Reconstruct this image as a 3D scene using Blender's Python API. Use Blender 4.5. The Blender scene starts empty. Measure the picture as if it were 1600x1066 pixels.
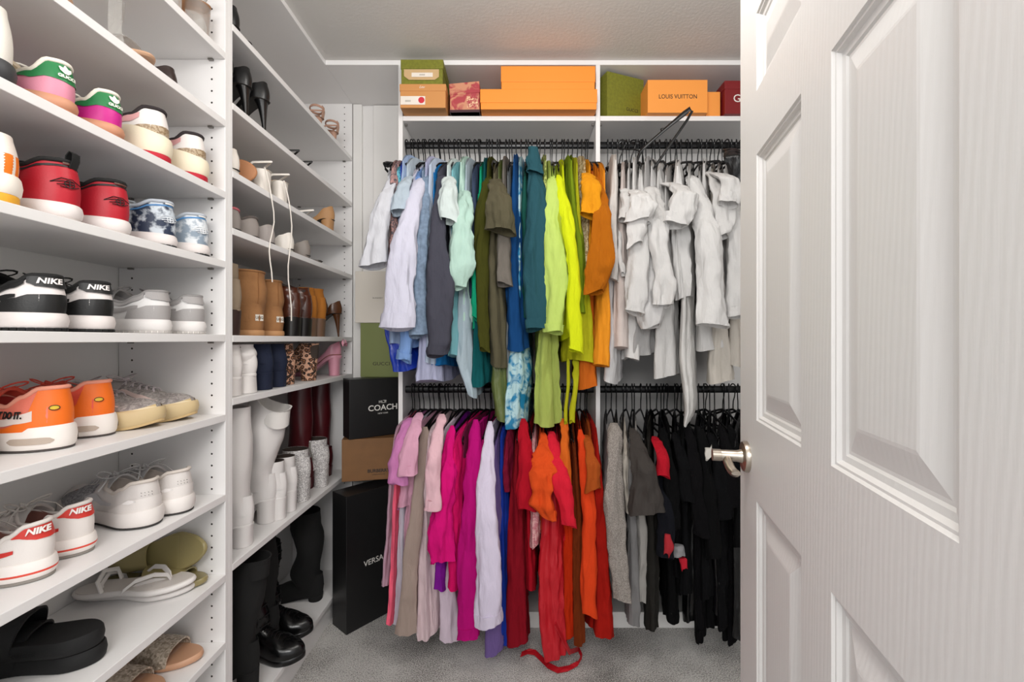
import bpy, bmesh, math, random
from mathutils import noise
from mathutils import Vector, Matrix, Euler
SC = bpy.context.scene
COL = SC.collection
PI = math.pi
# ---------------------------------------------------------------- camera, light, exposure
EYE = 1.224
FPX = 700.0
cam_d = bpy.data.cameras.new('camera'); cam = bpy.data.objects.new('camera', cam_d); COL.objects.link(cam)
cam_d.sensor_width = 36.0; cam_d.lens = 36.0*FPX/1600.0
cam_d.shift_x = -5/1600.0; cam_d.shift_y = -2/1600.0
cam_d.clip_start = 0.02
cam.location = (0, 0, EYE); cam.rotation_euler = (PI/2, 0, 0)
SC.camera = cam
SC.view_settings.view_transform = 'Standard'; SC.view_settings.look = 'None'
SC.view_settings.gamma = 1.0; SC.view_settings.use_curve_mapping = False
SC.view_settings.exposure = 0.44
w = bpy.data.worlds.new('daylight'); SC.world = w; w.use_nodes = True
w.node_tree.nodes['Background'].inputs[0].default_value = (0.97, 0.985, 1.0, 1)
w.node_tree.nodes['Background'].inputs[1].default_value = 0.80
def area_lamp(name, loc, rot, size, power, col=(1, .985, .965), sy=None):
    l = bpy.data.lights.new(name, 'AREA'); l.size = size; l.energy = power; l.color = col
    if sy: l.shape = 'RECTANGLE'; l.size_y = sy
    o = bpy.data.objects.new(name, l); COL.objects.link(o); o.location = loc; o.rotation_euler = rot
    return o
lp_ = bpy.data.lights.new('closet_ceiling_light', 'POINT'); lp_.energy = 11.0; lp_.color = (1, .97, .93); lp_.shadow_soft_size = .11
lo_ = bpy.data.objects.new('closet_ceiling_light', lp_); COL.objects.link(lo_); lo_.location = (0.10, 0.80, 2.20)
area_lamp('bedroom_light', (-0.15, -0.9, 2.1), (math.radians(62), 0, 0), 1.1, 30.0)
random.seed(7)

# ---------------------------------------------------------------- helpers
def lin(h):
    if isinstance(h, (tuple, list)): return tuple(h)[:3]
    h = h.lstrip('#'); h = ''.join(c*2 for c in h) if len(h) == 3 else h; r = []
    for i in (0, 2, 4):
        c = int(h[i:i+2], 16)/255
        r.append(c/12.92 if c <= .04045 else ((c+.055)/1.055)**2.4)
    return tuple(r)
MATS = {}
def mat(name, col, rough=.6, metal=0, bump=0, bscale=200, var=0, vscale=30, col2=None, kind=None, sheen=0, coat=0, trans=0, alpha=1, emit=0, crease=0):
    key = (name, str(col), rough, str(col2), kind)
    if key in MATS: return MATS[key]
    m = bpy.data.materials.new(name); m.use_nodes = True
    nt = m.node_tree; N = nt.nodes; L = nt.links; b = N['Principled BSDF']
    c = lin(col)
    b.inputs['Base Color'].default_value = (*c, 1)
    b.inputs['Roughness'].default_value = rough; b.inputs['Metallic'].default_value = metal
    if sheen: b.inputs['Sheen Weight'].default_value = sheen
    if coat: b.inputs['Coat Weight'].default_value = coat; b.inputs['Coat Roughness'].default_value = .15
    if trans: b.inputs['Transmission Weight'].default_value = trans
    if alpha < 1: b.inputs['Alpha'].default_value = alpha
    tc = N.new('ShaderNodeTexCoord')
    def tex(t, sc, **kw):
        n = N.new(t); n.inputs['Scale'].default_value = sc
        for k, v in kw.items(): n.inputs[k].default_value = v
        L.new(tc.outputs['Object'], n.inputs['Vector']); return n
    def ramp(src, stops):
        r = N.new('ShaderNodeValToRGB'); e = r.color_ramp.elements
        while len(e) < len(stops): e.new(.5)
        for el, (p, cc) in zip(e, stops): el.position = p; el.color = (*cc, 1)
        L.new(src, r.inputs[0]); L.new(r.outputs[0], b.inputs['Base Color']); return r
    c2 = lin(col2) if col2 else None
    if kind == 'marble' or kind == 'dye':
        n = tex('ShaderNodeTexNoise', vscale, Detail=4, Distortion=(.25 if kind == 'marble' else 1.2)); ramp(n.outputs[0], [(.42, c), (.55, c2)])
    elif kind == 'leopard':
        v = tex('ShaderNodeTexVoronoi', vscale); 
        ramp(v.outputs['Distance'], [(.0, lin('#8a5a3c')), (.28, lin('#8a5a3c')), (.34, lin('#1c1210')), (.50, lin('#1c1210')), (.56, c)])
    elif kind == 'glitter':
        v = tex('ShaderNodeTexVoronoi', vscale); ramp(v.outputs['Color'], [(.2, c2), (.8, c)])
    elif kind == 'stripes':
        v = tex('ShaderNodeTexWave', vscale, Distortion=.6); v.bands_direction = 'Z'; ramp(v.outputs['Fac'], [(.35, c), (.6, c2)])
    elif kind == 'carpet':
        n = tex('ShaderNodeTexNoise', 230, Detail=3); n2 = tex('ShaderNodeTexNoise', 4, Detail=4)
        mx = N.new('ShaderNodeMath'); mx.operation = 'MULTIPLY_ADD'; mx.inputs[1].default_value = .45; L.new(n2.outputs[0], mx.inputs[0]); 
        ms = N.new('ShaderNodeMath'); ms.operation = 'MULTIPLY'; ms.inputs[1].default_value = .78; L.new(n.outputs[0], ms.inputs[0]); L.new(ms.outputs[0], mx.inputs[2])
        ramp(mx.outputs[0], [(.46, lin('#74716d')), (.57, lin('#b1aeaa')), (.68, lin('#dfdcd8'))])
    elif var:
        n = tex('ShaderNodeTexNoise', vscale, Detail=4)
        lo = tuple(max(0, x*(1-var)) for x in c); hi = tuple(min(1, x*(1+var)) for x in c)
        ramp(n.outputs[0], [(.35, lo), (.65, hi)])
    if kind == 'glow':
        b.inputs['Emission Color'].default_value = (*c, 1); b.inputs['Emission Strength'].default_value = emit
    if bump:
        bn = N.new('ShaderNodeBump'); bn.inputs['Strength'].default_value = bump; bn.inputs['Distance'].default_value = .002
        if kind == 'knit' or kind == 'rib':
            t = tex('ShaderNodeTexWave', bscale, Distortion=(1.5 if kind == 'knit' else .3)); t.bands_direction = 'Z' if kind == 'knit' else 'X'
            L.new(t.outputs['Fac'], bn.inputs['Height'])
        elif kind == 'wood':
            mp = N.new('ShaderNodeMapping'); mp.inputs['Scale'].default_value = (7, 7, 1); L.new(tc.outputs['Object'], mp.inputs[0])
            t = tex('ShaderNodeTexWave', 5, Distortion=5, Detail=2); t.wave_type = 'RINGS'; L.new(mp.outputs[0], t.inputs['Vector'])
            t2 = tex('ShaderNodeTexNoise', 60, Detail=3)
            mp2 = N.new('ShaderNodeMapping'); mp2.inputs['Scale'].default_value = (8, 8, .5); L.new(tc.outputs['Object'], mp2.inputs[0]); L.new(mp2.outputs[0], t2.inputs['Vector'])
            ad = N.new('ShaderNodeMath'); ad.operation = 'ADD'; L.new(t.outputs['Fac'], ad.inputs[0]); L.new(t2.outputs[0], ad.inputs[1]); L.new(ad.outputs[0], bn.inputs['Height'])
        elif kind == 'carpet':
            L.new(n.outputs[0], bn.inputs['Height']); bn.inputs['Distance'].default_value = .01
        else:
            t = tex('ShaderNodeTexNoise', bscale, Detail=3); L.new(t.outputs[0], bn.inputs['Height'])
        L.new(bn.outputs[0], b.inputs['Normal'])
        if crease:
            mp3 = N.new('ShaderNodeMapping'); mp3.inputs['Scale'].default_value = (1, 1, .28); L.new(tc.outputs['Object'], mp3.inputs[0])
            n3 = N.new('ShaderNodeTexNoise'); n3.inputs['Scale'].default_value = 34; n3.inputs['Detail'].default_value = 3; n3.inputs['Distortion'].default_value = .5; L.new(mp3.outputs[0], n3.inputs['Vector'])
            b3 = N.new('ShaderNodeBump'); b3.inputs['Strength'].default_value = crease; b3.inputs['Distance'].default_value = .02
            L.new(n3.outputs[0], b3.inputs['Height']); L.new(bn.outputs[0], b3.inputs['Normal']); L.new(b3.outputs[0], b.inputs['Normal'])
    MATS[key] = m
    return m

class MB:
    def __init__(s): s.v = []; s.f = []; s.m = []
    def add(s, vs, fs, mi=0):
        n = len(s.v); s.v += [tuple(p) for p in vs]
        s.f += [tuple(i+n for i in f) for f in fs]; s.m += [mi]*len(fs); return s
    def box(s, x0, x1, y0, y1, z0, z1, mi=0, M=None):
        vs = [Vector((x, y, z)) for z in (z0, z1) for y in (y0, y1) for x in (x0, x1)]
        if M is not None: vs = [M @ p for p in vs]
        return s.add(vs, [(0, 2, 3, 1), (4, 5, 7, 6), (0, 1, 5, 4), (2, 6, 7, 3), (0, 4, 6, 2), (1, 3, 7, 5)], mi)
    def grid(s, rows, closed=False, mi=0, cap0=False, cap1=False, skip=None):
        n = len(rows[0]); vs = [p for r in rows for p in r]; fs = []
        for i in range(len(rows)-1):
            for j in range(n if closed else n-1):
                k = (j+1) % n
                if skip and skip(i, j): continue
                fs.append((i*n+j, i*n+k, (i+1)*n+k, (i+1)*n+j))
        if cap0: fs.append(tuple(range(n-1, -1, -1)))
        if cap1: fs.append(tuple((len(rows)-1)*n+j for j in range(n)))
        return s.add(vs, fs, mi)
    def tube(s, pts, r, seg=8, mi=0, closed=False, flat=1.0, caps=True):
        P = [Vector(p) for p in pts]; n = len(P); rows = []; up = None
        for i in range(n):
            a = P[(i-1) % n] if (closed or i > 0) else P[i]; b = P[(i+1) % n] if (closed or i < n-1) else P[i]
            t = (b-a); t = t.normalized() if t.length > 1e-9 else Vector((0, 0, 1))
            if up is None: up = Vector((0, 0, 1)) if abs(t.z) < .9 else Vector((0, 1, 0))
            x = t.cross(up)
            if x.length < 1e-6: x = t.orthogonal()
            x.normalize(); up = x.cross(t).normalized()
            rr = r[i] if isinstance(r, (list, tuple)) else r
            rows.append([P[i] + x*math.cos(2*PI*k/seg)*rr + up*math.sin(2*PI*k/seg)*rr*flat for k in range(seg)])
        if closed: rows.append(rows[0])
        return s.grid(rows, True, mi, caps and not closed, caps and not closed)
    def ribbon(s, pts, width, thick, side=(0, 1, 0), mi=0):
        P = [Vector(p) for p in pts]; sd = Vector(side).normalized(); rows = []
        for i, p in enumerate(P):
            t = (P[min(i+1, len(P)-1)]-P[max(i-1, 0)]).normalized(); nn = t.cross(sd)
            nn = nn.normalized() if nn.length > 1e-6 else Vector((0, 0, 1)); ww = (width[i] if isinstance(width, list) else width)/2
            rows.append([p+sd*ww+nn*thick/2, p+sd*ww-nn*thick/2, p-sd*ww-nn*thick/2, p-sd*ww+nn*thick/2])
        return s.grid(rows, True, mi, True, True)
    def lathe(s, prof, seg=24, mi=0, M=None):
        rows = []
        for (r, z) in prof:
            row = [Vector((r*math.cos(2*PI*k/seg), r*math.sin(2*PI*k/seg), z)) for k in range(seg)]
            if M is not None: row = [M @ p for p in row]
            rows.append(row)
        return s.grid(rows, True, mi, True, True)
    def build(s, name, mats, parent=None, smooth=True, bev=0, loc=None, sub=0):
        me = bpy.data.meshes.new(name); me.from_pydata([tuple(p) for p in s.v], [], s.f)
        if not isinstance(mats, (list, tuple)): mats = [mats]
        for m in mats: me.materials.append(m)
        me.polygons.foreach_set('material_index', s.m)
        bm = bmesh.new(); bm.from_mesh(me); bmesh.ops.recalc_face_normals(bm, faces=bm.faces); bm.to_mesh(me); bm.free()
        if smooth:
            me.shade_smooth()
            me.set_sharp_from_angle(angle=math.radians(50)) if hasattr(me, 'set_sharp_from_angle') else None
        me.update()
        o = bpy.data.objects.new(name, me); COL.objects.link(o)
        if parent is not None: o.parent = parent
        if loc: o.location = loc
        if bev:
            md = o.modifiers.new('bevel', 'BEVEL'); md.width = bev; md.segments = 2; md.limit_method = 'ANGLE'
        if sub:
            md = o.modifiers.new('sub', 'SUBSURF'); md.levels = sub; md.render_levels = sub
        return o
def tag(o, label=None, cat=None, group=None, kind=None):
    if label: o['label'] = label
    if cat: o['category'] = cat
    if group: o['group'] = group
    if kind: o['kind'] = kind
    return o
def thing(name, label, cat, loc=(0, 0, 0), rz=0, group=None, kind=None, rot=None):
    o = bpy.data.objects.new(name, None); COL.objects.link(o); o.empty_display_size = .02
    o.location = loc; o.rotation_euler = rot if rot else (0, 0, rz)
    return tag(o, label, cat, group, kind)
def kids(o): return [c for c in bpy.data.objects if c.parent is o]
def copy_tree(o, loc=None, rot=None, label=None, group=None, scale=None, mirror=False):
    ch = kids(o)
    r = o.copy(); COL.objects.link(r)
    if loc is not None: r.location = loc
    if rot is not None: r.rotation_euler = rot
    if label: r['label'] = label
    if group: r['group'] = group
    if mirror: r.scale.y = -1
    for c in ch:
        d = c.copy(); COL.objects.link(d); d.parent = r
        for g in kids(c):
            e = g.copy(); COL.objects.link(e); e.parent = d
    return r
def text_mesh(txt, size, bold=0.0, sx=1.0, shear=0.0, extrude=0.0006):
    cu = bpy.data.curves.new('t', 'FONT'); cu.body = txt; cu.size = size; cu.offset = bold; cu.align_x = 'CENTER'; cu.align_y = 'CENTER'
    cu.shear = shear; cu.extrude = extrude; cu.resolution_u = 3
    ob = bpy.data.objects.new('t', cu); COL.objects.link(ob)
    bpy.context.view_layer.update()
    me = bpy.data.meshes.new_from_object(ob); vs = [Vector((v.co.x*sx, v.co.y, v.co.z)) for v in me.vertices]; fs = [tuple(p.vertices) for p in me.polygons]
    bpy.data.objects.remove(ob); bpy.data.curves.remove(cu); bpy.data.meshes.remove(me)
    return vs, fs
def text_flat(name, txt, size, m, parent, origin, right=(1, 0, 0), up=(0, 0, 1), **kw):
    vs, fs = text_mesh(txt, size, **kw); R = Vector(right).normalized(); U = Vector(up).normalized(); Nn = R.cross(U); O = Vector(origin)
    mb = MB(); mb.add([O+R*p.x+U*p.y+Nn*(p.z) for p in vs], fs)
    return mb.build(name, m, parent, smooth=False)
def lerp(a, b, t): return a+(b-a)*t
def spline(pts, x):
    if x <= pts[0][0]: return pts[0][1]
    for (a, b), (c, d) in zip(pts, pts[1:]):
        if x <= c:
            t = (x-a)/(c-a); t = t*t*(3-2*t); return b+(d-b)*t
    return pts[-1][1]
def IX(px, Y): return (px-805)*Y/FPX
def IZ(py, Y): return EYE-(py-531)*Y/FPX

# ---------------------------------------------------------------- materials of the room
M_wall = mat('wall_paint', '#e6e4e2', .7, bump=.08, bscale=300)
M_ceil = mat('ceiling_texture', '#dad7d3', .85, bump=.5, bscale=90)
M_mel = mat('white_melamine', '#ebe9e8', .38, bump=.03, bscale=400)
M_edge = mat('white_edge_band', '#efedec', .35)
M_trim = mat('trim_paint', '#e9e7e4', .4)
M_carpet = mat('carpet', '#8a8784', .95, bump=.9, kind='carpet')
M_black = mat('black_plastic', '#0e0e10', .35)
M_rod = mat('black_rod', '#141416', .3, metal=.4)
M_hole = mat('peg_hole', '#2a2622', .9)
M_pin = mat('pin_metal', '#8d8a86', .35, metal=1)
M_nick = mat('satin_nickel', '#bcb2a6', .3, metal=1)

# ---------------------------------------------------------------- room shell
YB = 2.195; XF = -.792; XW = -1.085; ZT = 2.3895; Y0 = .19; XR = 1.32
def struct(name, mb, m, **k):
    o = mb.build(name, m, None, smooth=False, **k); o['kind'] = 'structure'; return o
b = MB(); b.box(-1.3, 2.0, -1.6, 2.4, -.05, 0); struct('floor', b, M_carpet)
b = MB(); b.box(-1.3, 2.0, -1.6, 2.4, ZT, ZT+.05); struct('ceiling', b, M_ceil)
b = MB(); b.box(-1.3, 2.0, YB, YB+.08, 0, ZT); struct('wall_back', b, M_wall)
b = MB(); b.box(XW-.08, XW, Y0-.01, YB, 0, ZT); struct('wall_left', b, M_wall)
b = MB(); b.box(XR, XR+.08, Y0-.01, YB, 0, ZT); struct('wall_right', b, M_wall)
# raised toe-kick platform under the back hanging sections
b = MB(); b.box(-.44, XR-.02, 1.90, YB-.002, 0.0, .068); struct('baseboard_back', b, M_trim, bev=.003)
b = MB(); b.box(-.792+.10, -.49, YB-.012, YB-.001, 0, 2.368); b.box(-.788, -.745, YB-.020, YB-.001, 0, 2.369); struct('trim_1', b, M_trim, bev=.003)

# ---------------------------------------------------------------- door
t0 = math.atan((974-805)/FPX)
def door():
    W = .76; H = 2.135; T = .035
    d = thing('door_1', None, None, kind='structure')
    # local frame: u along width from latch edge to hinge, w = outward normal toward closet
    X0, Yl = IX(1157, .958), .958
    U = Vector((-math.sin(t0), -math.cos(t0), 0)); Nn = Vector((-math.cos(t0), math.sin(t0), 0)); O = Vector((X0, Yl, 0))
    def P(u, z, h): return O+U*u+Nn*h+Vector((0, 0, z))
    z0 = .012
    us = [0, .118, .336, .430, .642, W]; zs = [z0, .25, .92, 1.0725, 1.577, 1.692, 1.85, H][0:1]+[.20, .918, 1.071, 1.572, 1.692, 1.838, H]
    zs = [z0, .20, .920, 1.072, 1.572, 1.692, 1.838, H]
    mb = MB()
    pan = [(u, z) for u in (1, 3) for z in (1, 3, 5)]
    rings = [(0, 0), (.003, -.003), (.006, -.0032), (.010, -.0075), (.017, -.0085), (.020, -.0105), (.024, -.0105), (.052, -.0035), (.056, -.003)]
    for i in range(5):
        for j in range(7):
            a, c, e, g = us[i], us[i+1], zs[j], zs[j+1]
            if (i, j) in pan:
                vs = []; fs = []
                for (q, h) in rings:
                    vs += [P(a+q, e+q, h), P(c-q, e+q, h), P(c-q, g-q, h), P(a+q, g-q, h)]
                for r in range(len(rings)-1):
                    for k in range(4):
                        fs.append((r*4+k, r*4+(k+1) % 4, r*4+4+(k+1) % 4, r*4+4+k))
                n = (len(rings)-1)*4; fs.append((n, n+1, n+2, n+3)); mb.add(vs, fs)
            else:
                mb.add([P(a, e, 0), P(c, e, 0), P(c, g, 0), P(a, g, 0)], [(0, 1, 2, 3)])
    B = [P(0, z0, 0), P(W, z0, 0), P(W, H, 0), P(0, H, 0), P(0, z0, -T), P(W, z0, -T), P(W, H, -T), P(0, H, -T)]
    mb.add(B, [(0, 4, 5, 1), (1, 5, 6, 2), (2, 6, 7, 3), (3, 7, 4, 0), (4, 7, 6, 5)])
    md = mat('door_paint', '#e2e0de', .42, bump=.06, kind='wood')
    s = mb.build('door_slab', md, d, smooth=False)
    # lever handle
    c = P(.055, .988, 0); M = Matrix.Translation(c) @ Matrix((( U.x, 0, Nn.x, 0), (U.y, 0, Nn.y, 0), (0, 1, 0, 0), (0, 0, 0, 1)))
    h = MB(); h.lathe([(.0, .0), (.031, .0), (.031, .005), (.029, .009), (.014, .011), (.0115, .02), (.011, .05), (.009, .053), (0, .053)], 36, M=M)
    h.build('handle_rose', M_nick, d)
    lv = MB(); Ml = M
    def Q(u, z, n): return M @ Vector((u, z, n))
    rows = []
    for k in range(13):
        t = k/12; u = -.010+.115*t; zc = -.004-.010*math.sin(t*PI*.9); hh = lerp(.0115, .007, t); n0 = lerp(.038, .044, t)
        if k == 12: hh *= .5
        rows.append([Q(u, zc+hh*math.cos(a), n0+.0085*math.sin(a)) for a in [2*PI*q/12 for q in range(12)]])
    lv.grid(rows, True, 0, True, True)
    lv.lathe([(0, .05), (.012, .05), (.012, .066), (.0, .066)], 20, M=M)
    lv.build('handle', M_nick, d)
    e = MB(); c2 = P(0, .988, -.0175)
    e.box(-.0015, .0015, -.011, .011, -.028, .028, M=Matrix.Translation(c2) @ Matrix(((-U.x, Nn.x, 0, 0), (-U.y, Nn.y, 0, 0), (0, 0, 1, 0), (0, 0, 0, 1))))
    e.build('latch_plate', M_nick, d, smooth=False)
    for zz in (.22, 1.02, 1.86):
        hb = MB(); hb.tube([P(W+.006, zz-.045, .004), P(W+.006, zz+.045, .004)], .006, 10); hb.build('hinge', M_nick, d)
door()

# ---------------------------------------------------------------- shelving along the left wall
def pegged():
    # melamine with two rows of drilled peg holes every 32 mm
    m = M_mel.copy(); m.name = 'drilled_melamine'; nt = m.node_tree; N = nt.nodes; L = nt.links; bs = N['Principled BSDF']
    tc = N.new('ShaderNodeTexCoord'); sp = N.new('ShaderNodeSeparateXYZ'); L.new(tc.outputs['Object'], sp.inputs[0])
    def mth(op, a, b_=None, c_=None):
        n = N.new('ShaderNodeMath'); n.operation = op
        for i, q in enumerate((a, b_, c_)):
            if q is None: continue
            if isinstance(q, (int, float)): n.inputs[i].default_value = q
            else: L.new(q, n.inputs[i])
        return n.outputs[0]
    zf = mth('SUBTRACT', mth('MODULO', sp.outputs[2], .032), .016); z2 = mth('MULTIPLY', zf, zf)
    ds = []
    for x0 in (-.037, -.255):
        dx = mth('SUBTRACT', sp.outputs[0], x0); ds.append(mth('ADD', mth('MULTIPLY', dx, dx), z2))
    hit = mth('LESS_THAN', mth('MINIMUM', ds[0], ds[1]), .0027**2)
    mx = N.new('ShaderNodeMix'); mx.data_type = 'RGBA'; L.new(hit, mx.inputs[0]); mx.inputs[6].default_value = bs.inputs['Base Color'].default_value; mx.inputs[7].default_value = (*lin('#2a2622'), 1)
    L.new(mx.outputs[2], bs.inputs['Base Color']); return m
M_pegs = pegged()
def shelving(name, label, y0, y1, tops, thick=.019):
    u = thing(name, label, 'shelving unit', (XF, (y0+y1)/2, 0))
    def local(mb):
        mb.v = [(p[0]-XF, p[1]-(y0+y1)/2, p[2]) for p in mb.v]; return mb
    T = .0155
    for k, (a, c) in enumerate(((y0, y0+T), (y1-T, y1))):
        m = MB(); m.box(XW+.002, XF, a, c, .0, 2.37); o = local(m).build('side_panel', M_pegs, u, smooth=False, bev=.001)
    for z in tops:
        m = MB(); m.box(XW+.002, XF+.0005, y0+T+.0005, y1-T-.0005, z-thick, z); s = local(m).build('shelf', M_mel, u, smooth=False, bev=.0012)
        for (yy, xx) in [(y0+T+.004, .037), (y1-T-.004, .037), (y1-T-.004, .255)]:
            p = MB(); p.box(XF-xx-.006, XF-xx+.006, yy-.004, yy+.004, z-thick-.005, z-thick-.0005); local(p).build('shelf_pin', M_pin, s, smooth=False)
    m = MB(); m.box(XW+.002, XF+.0005, y0, y1, 2.37, 2.3893); local(m).build('top_board', M_mel, u, smooth=False, bev=.001)
    m = MB(); m.box(XF-.03, XF-.012, y0+T, y1-T, 0, .088); local(m).build('toe_kick', M_mel, u, smooth=False)
    return u
SA = [2.19, 2.009, 1.825, 1.629, 1.439, 1.238, 1.020, .801, .582, .397, .225, .107]
SM = [2.110, 1.889, 1.699, 1.538, 1.2365, 1.059, .595, .107]
SM_FULL = SM
shelving('shoe_shelving', 'white adjustable shoe shelving nearest the camera, filling the left edge', .215, 1.2395, SA)
shelving('shoe_shelving', 'white adjustable shoe shelving behind the divider, reaching the back corner', 1.2400, YB-.004, SM)

# ---------------------------------------------------------------- hanging section on the back wall
YF = 1.867; PX = [(-.487, -.469), (.336, .354), (XR-.02, XR-.002)]
cl = thing('closet_organizer', 'white two-bay closet organizer on the back wall, with top shelves and hanging space', 'closet organizer', (.4, YF, 0))
def lc(mb): mb.v = [(p[0]-.4, p[1]-YF, p[2]) for p in mb.v]; return mb
for k, (a, c) in enumerate(PX):
    m = MB(); m.box(a, c, YF, YB-.003, .0685 if k else 0, 2.37); lc(m).build('side_panel', M_mel, cl, smooth=False, bev=.001)
for (a, c) in ((PX[0][1], PX[1][0]), (PX[1][1], PX[2][0])):
    m = MB(); m.box(a+.0005, c-.0005, YF, YB-.003, 2.137, 2.157); s = lc(m).build('shelf', M_mel, cl, smooth=False, bev=.001)
    for xx in (a+.007, c-.007):
        for yy in (YF+.03, YB-.06):
            p = MB(); p.box(xx-.005, xx+.005, yy-.005, yy+.005, 2.130, 2.1365); lc(p).build('shelf_pin', M_pin, s, smooth=False)
m = MB(); m.box(XF+.001, PX[2][1], YF, YB-.003, 2.37, 2.3893); lc(m).build('top_board', M_mel, cl, smooth=False, bev=.001)
RY = 1.915; RZU = 2.055; RZL = 1.012
for (a, c, w_) in ((PX[0][1], PX[1][0], 'left'), (PX[1][1], PX[2][0], 'right')):
    for z, h_ in ((RZU, 'upper'), (RZL, 'lower')):
        m = MB(); rows = []
        for x in (a+.001, c-.001):
            rows.append([Vector((x, RY+.0075*math.cos(t), z+.015*math.sin(t))) for t in [2*PI*k/20 for k in range(20)]])
        m.grid(rows, True, 0, True, True)
        m.v = [(p[0]-.4, p[1]-YF, p[2]) for p in m.v]; m.build('rod', M_rod, cl)
# ---------------------------------------------------------------- boxes
def obox(name, label, cat, C, ang, wd, dp, ht, m, lid=None, lidm=None, group=None, gap=True, tilt=0):
    # C = near-left bottom corner, ang = rotation of the front face, wd x dp x ht, lid = lid depth (parts body + lid)
    t = thing(name, label, cat, C, ang, group)
    b = MB(); ov = .0022 if lid else 0
    b.box(ov, wd-ov, ov, dp-ov, 0, ht-(lid*.5 if lid else 0)); b.build('box_body', m, t, smooth=False, bev=.0015)
    if lid:
        l = MB(); l.box(0, wd, 0, dp, ht-lid, ht); l.build('lid', lidm or m, t, smooth=False, bev=.0018)
    return t
def card(name, x0, x1, z0, z1, m, parent, y=-.0008, th=.0008):
    b = MB(); b.box(x0, x1, y-th, y, z0, z1); return b.build(name, m, parent, smooth=False)
P_or = mat('orange_paper', '#ef8d2b', .6, bump=.05, bscale=800); P_or2 = mat('orange_board', '#f29a43', .6, bump=.05, bscale=800)
P_gr = mat('olive_paper', '#75761f', .7, bump=.25, bscale=300, var=.12, vscale=90); P_br = mat('kraft_paper', '#c98b4e', .65, bump=.05)
P_card = mat('label_paper', '#e6ddd2', .6); P_tan = mat('tan_card', '#c7a678', .7); P_ink = mat('ink', '#2a211c', .6); P_ink2 = mat('grey_ink', '#8a857c', .6)
P_red = mat('oxblood_paper', '#7b1418', .5); P_flo = mat('floral_paper', '#a93a42', .55, kind='dye', col2='#c98a6a', vscale=24)
P_blk = mat('black_board', '#141415', .42, bump=.05, bscale=600); P_wht = mat('white_ink', '#e9e6e0', .5); P_logo = mat('red_sticker', '#c8283a', .5)
P_cream = mat('cream_board', '#ddd6cb', .6); P_bb = mat('brown_board', '#7d5630', .6, var=.05, vscale=20); P_green = mat('sage_green_board', '#77804a', .6, bump=.2, bscale=500)
ZS = 2.1575
t = obox('shoe_box', 'tan shoe box with white sticker and red dot, under the olive box', 'box', (-.465, 1.80, ZS), 0, .187, .32, .095, P_br, .028)
card('sticker', .004, .103, .012, .046, P_card, t, y=.0015); 
c_ = MB(); c_.lathe([(0, 0), (.0125, 0), (.0125, .0006), (0, .0006)], 24, M=Matrix.Translation((.088, .0004, .030)) @ Matrix.Rotation(PI/2, 4, 'X')); c_.build('red_dot', P_logo, t, smooth=False)
text_flat('print', 'IIIIIIII', .010, P_ink2, t, (.034, .0003, .026), sx=1.1); text_flat('lid_script', 'Lou', .014, P_card, t, (.09, -.0006, .082), shear=.4)
t = obox('shoe_box', 'olive green shoe box with beige flap label stacked on the tan box', 'box', (-.462, 1.805, ZS+.0955), 0, .172, .30, .101, P_gr, .038)
c_ = MB(); c_.add([(.014, -.0015, .060), (.155, -.0015, .060), (.155, -.0012, .030), (.138, -.001, .018), (.034, -.001, .018), (.014, -.0012, .033)], [(0, 5, 4, 3, 2, 1)]); c_.add([(.014, -.0005, .060), (.155, -.0005, .060), (.155, -.0005, .030), (.138, -.0005, .018), (.034, -.0005, .018), (.014, -.0005, .033)], [(0, 1, 2, 3, 4, 5)]); c_.build('flap_label', P_tan, t, smooth=False)
card('sticker', .045, .130, .029, .046, P_card, t, y=-.0018); text_flat('print', 'IIIIIIIIIII', .007, P_ink2, t, (.088, -.0028, .037), sx=1.2)
t = obox('gift_box', 'red floral box with a crooked lid between the tan box and the orange boxes', 'box', (-.268, 1.84, ZS), math.radians(-2), .122, .22, .104, P_flo)
l = MB(); l.box(-.001, .124, -.002, .222, 0, .045, M=Matrix.Translation((0, 0, .072)) @ Matrix.Rotation(math.radians(-4), 4, 'Y')); l.build('lid', P_flo, t, smooth=False, bev=.001)
l = MB(); l.box(-.001, .123, -.0015, .2215, 0, .010); l.build('base_band', mat('plum_paper', '#3c1420', .5), t, smooth=False)
card('flower_print', .07, .115, .02, .065, mat('flower_print', '#e7c59c', .6, kind='dye', col2='#a93a42', vscale=90), t, y=-.0002, th=.0003)
obox('gift_box', 'long low orange box at the bottom of the orange stack on the top shelf', 'box', (-.142, 1.812, ZS), 0, .474, .30, .081, P_or, .055)
obox('gift_box', 'orange box stacked on top of the long low orange box', 'box', (-.058, 1.815, ZS+.0815), 0, .383, .29, .0945, P_or, .064)
t = obox('bag_box', 'tall olive green box turned at an angle left of the orange box with dark lettering', 'box', (.387, 1.885, ZS), math.radians(21), .185, .16, .198, P_gr, group=None)
text_flat('lettering', 'GUCCI', .020, P_ink, t, (.125, -.0002, .055), extrude=.0004)
t = obox('gift_box', 'square orange box with dark LOUIS VUITTON lettering on the right top shelf', 'box', (.545, 1.842, ZS), 0, .246, .26, .136, P_or2)
text_flat('lettering', 'LOUIS VUITTON', .0245, P_ink, t, (.124, -.0004, .066), extrude=.0004, sx=.88)
obox('gift_box', 'small plain orange box between the lettered orange box and the dark red box', 'box', (.797, 1.872, ZS), 0, .060, .2, .103, P_or2)
t = obox('shoe_box', 'dark red box with a white letter G beside the door', 'box', (.864, 1.848, ZS), 0, .20, .28, .136, P_red, .034)
text_flat('lettering', 'G', .045, P_wht, t, (.052, .0016, .062), extrude=.0004)
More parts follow.
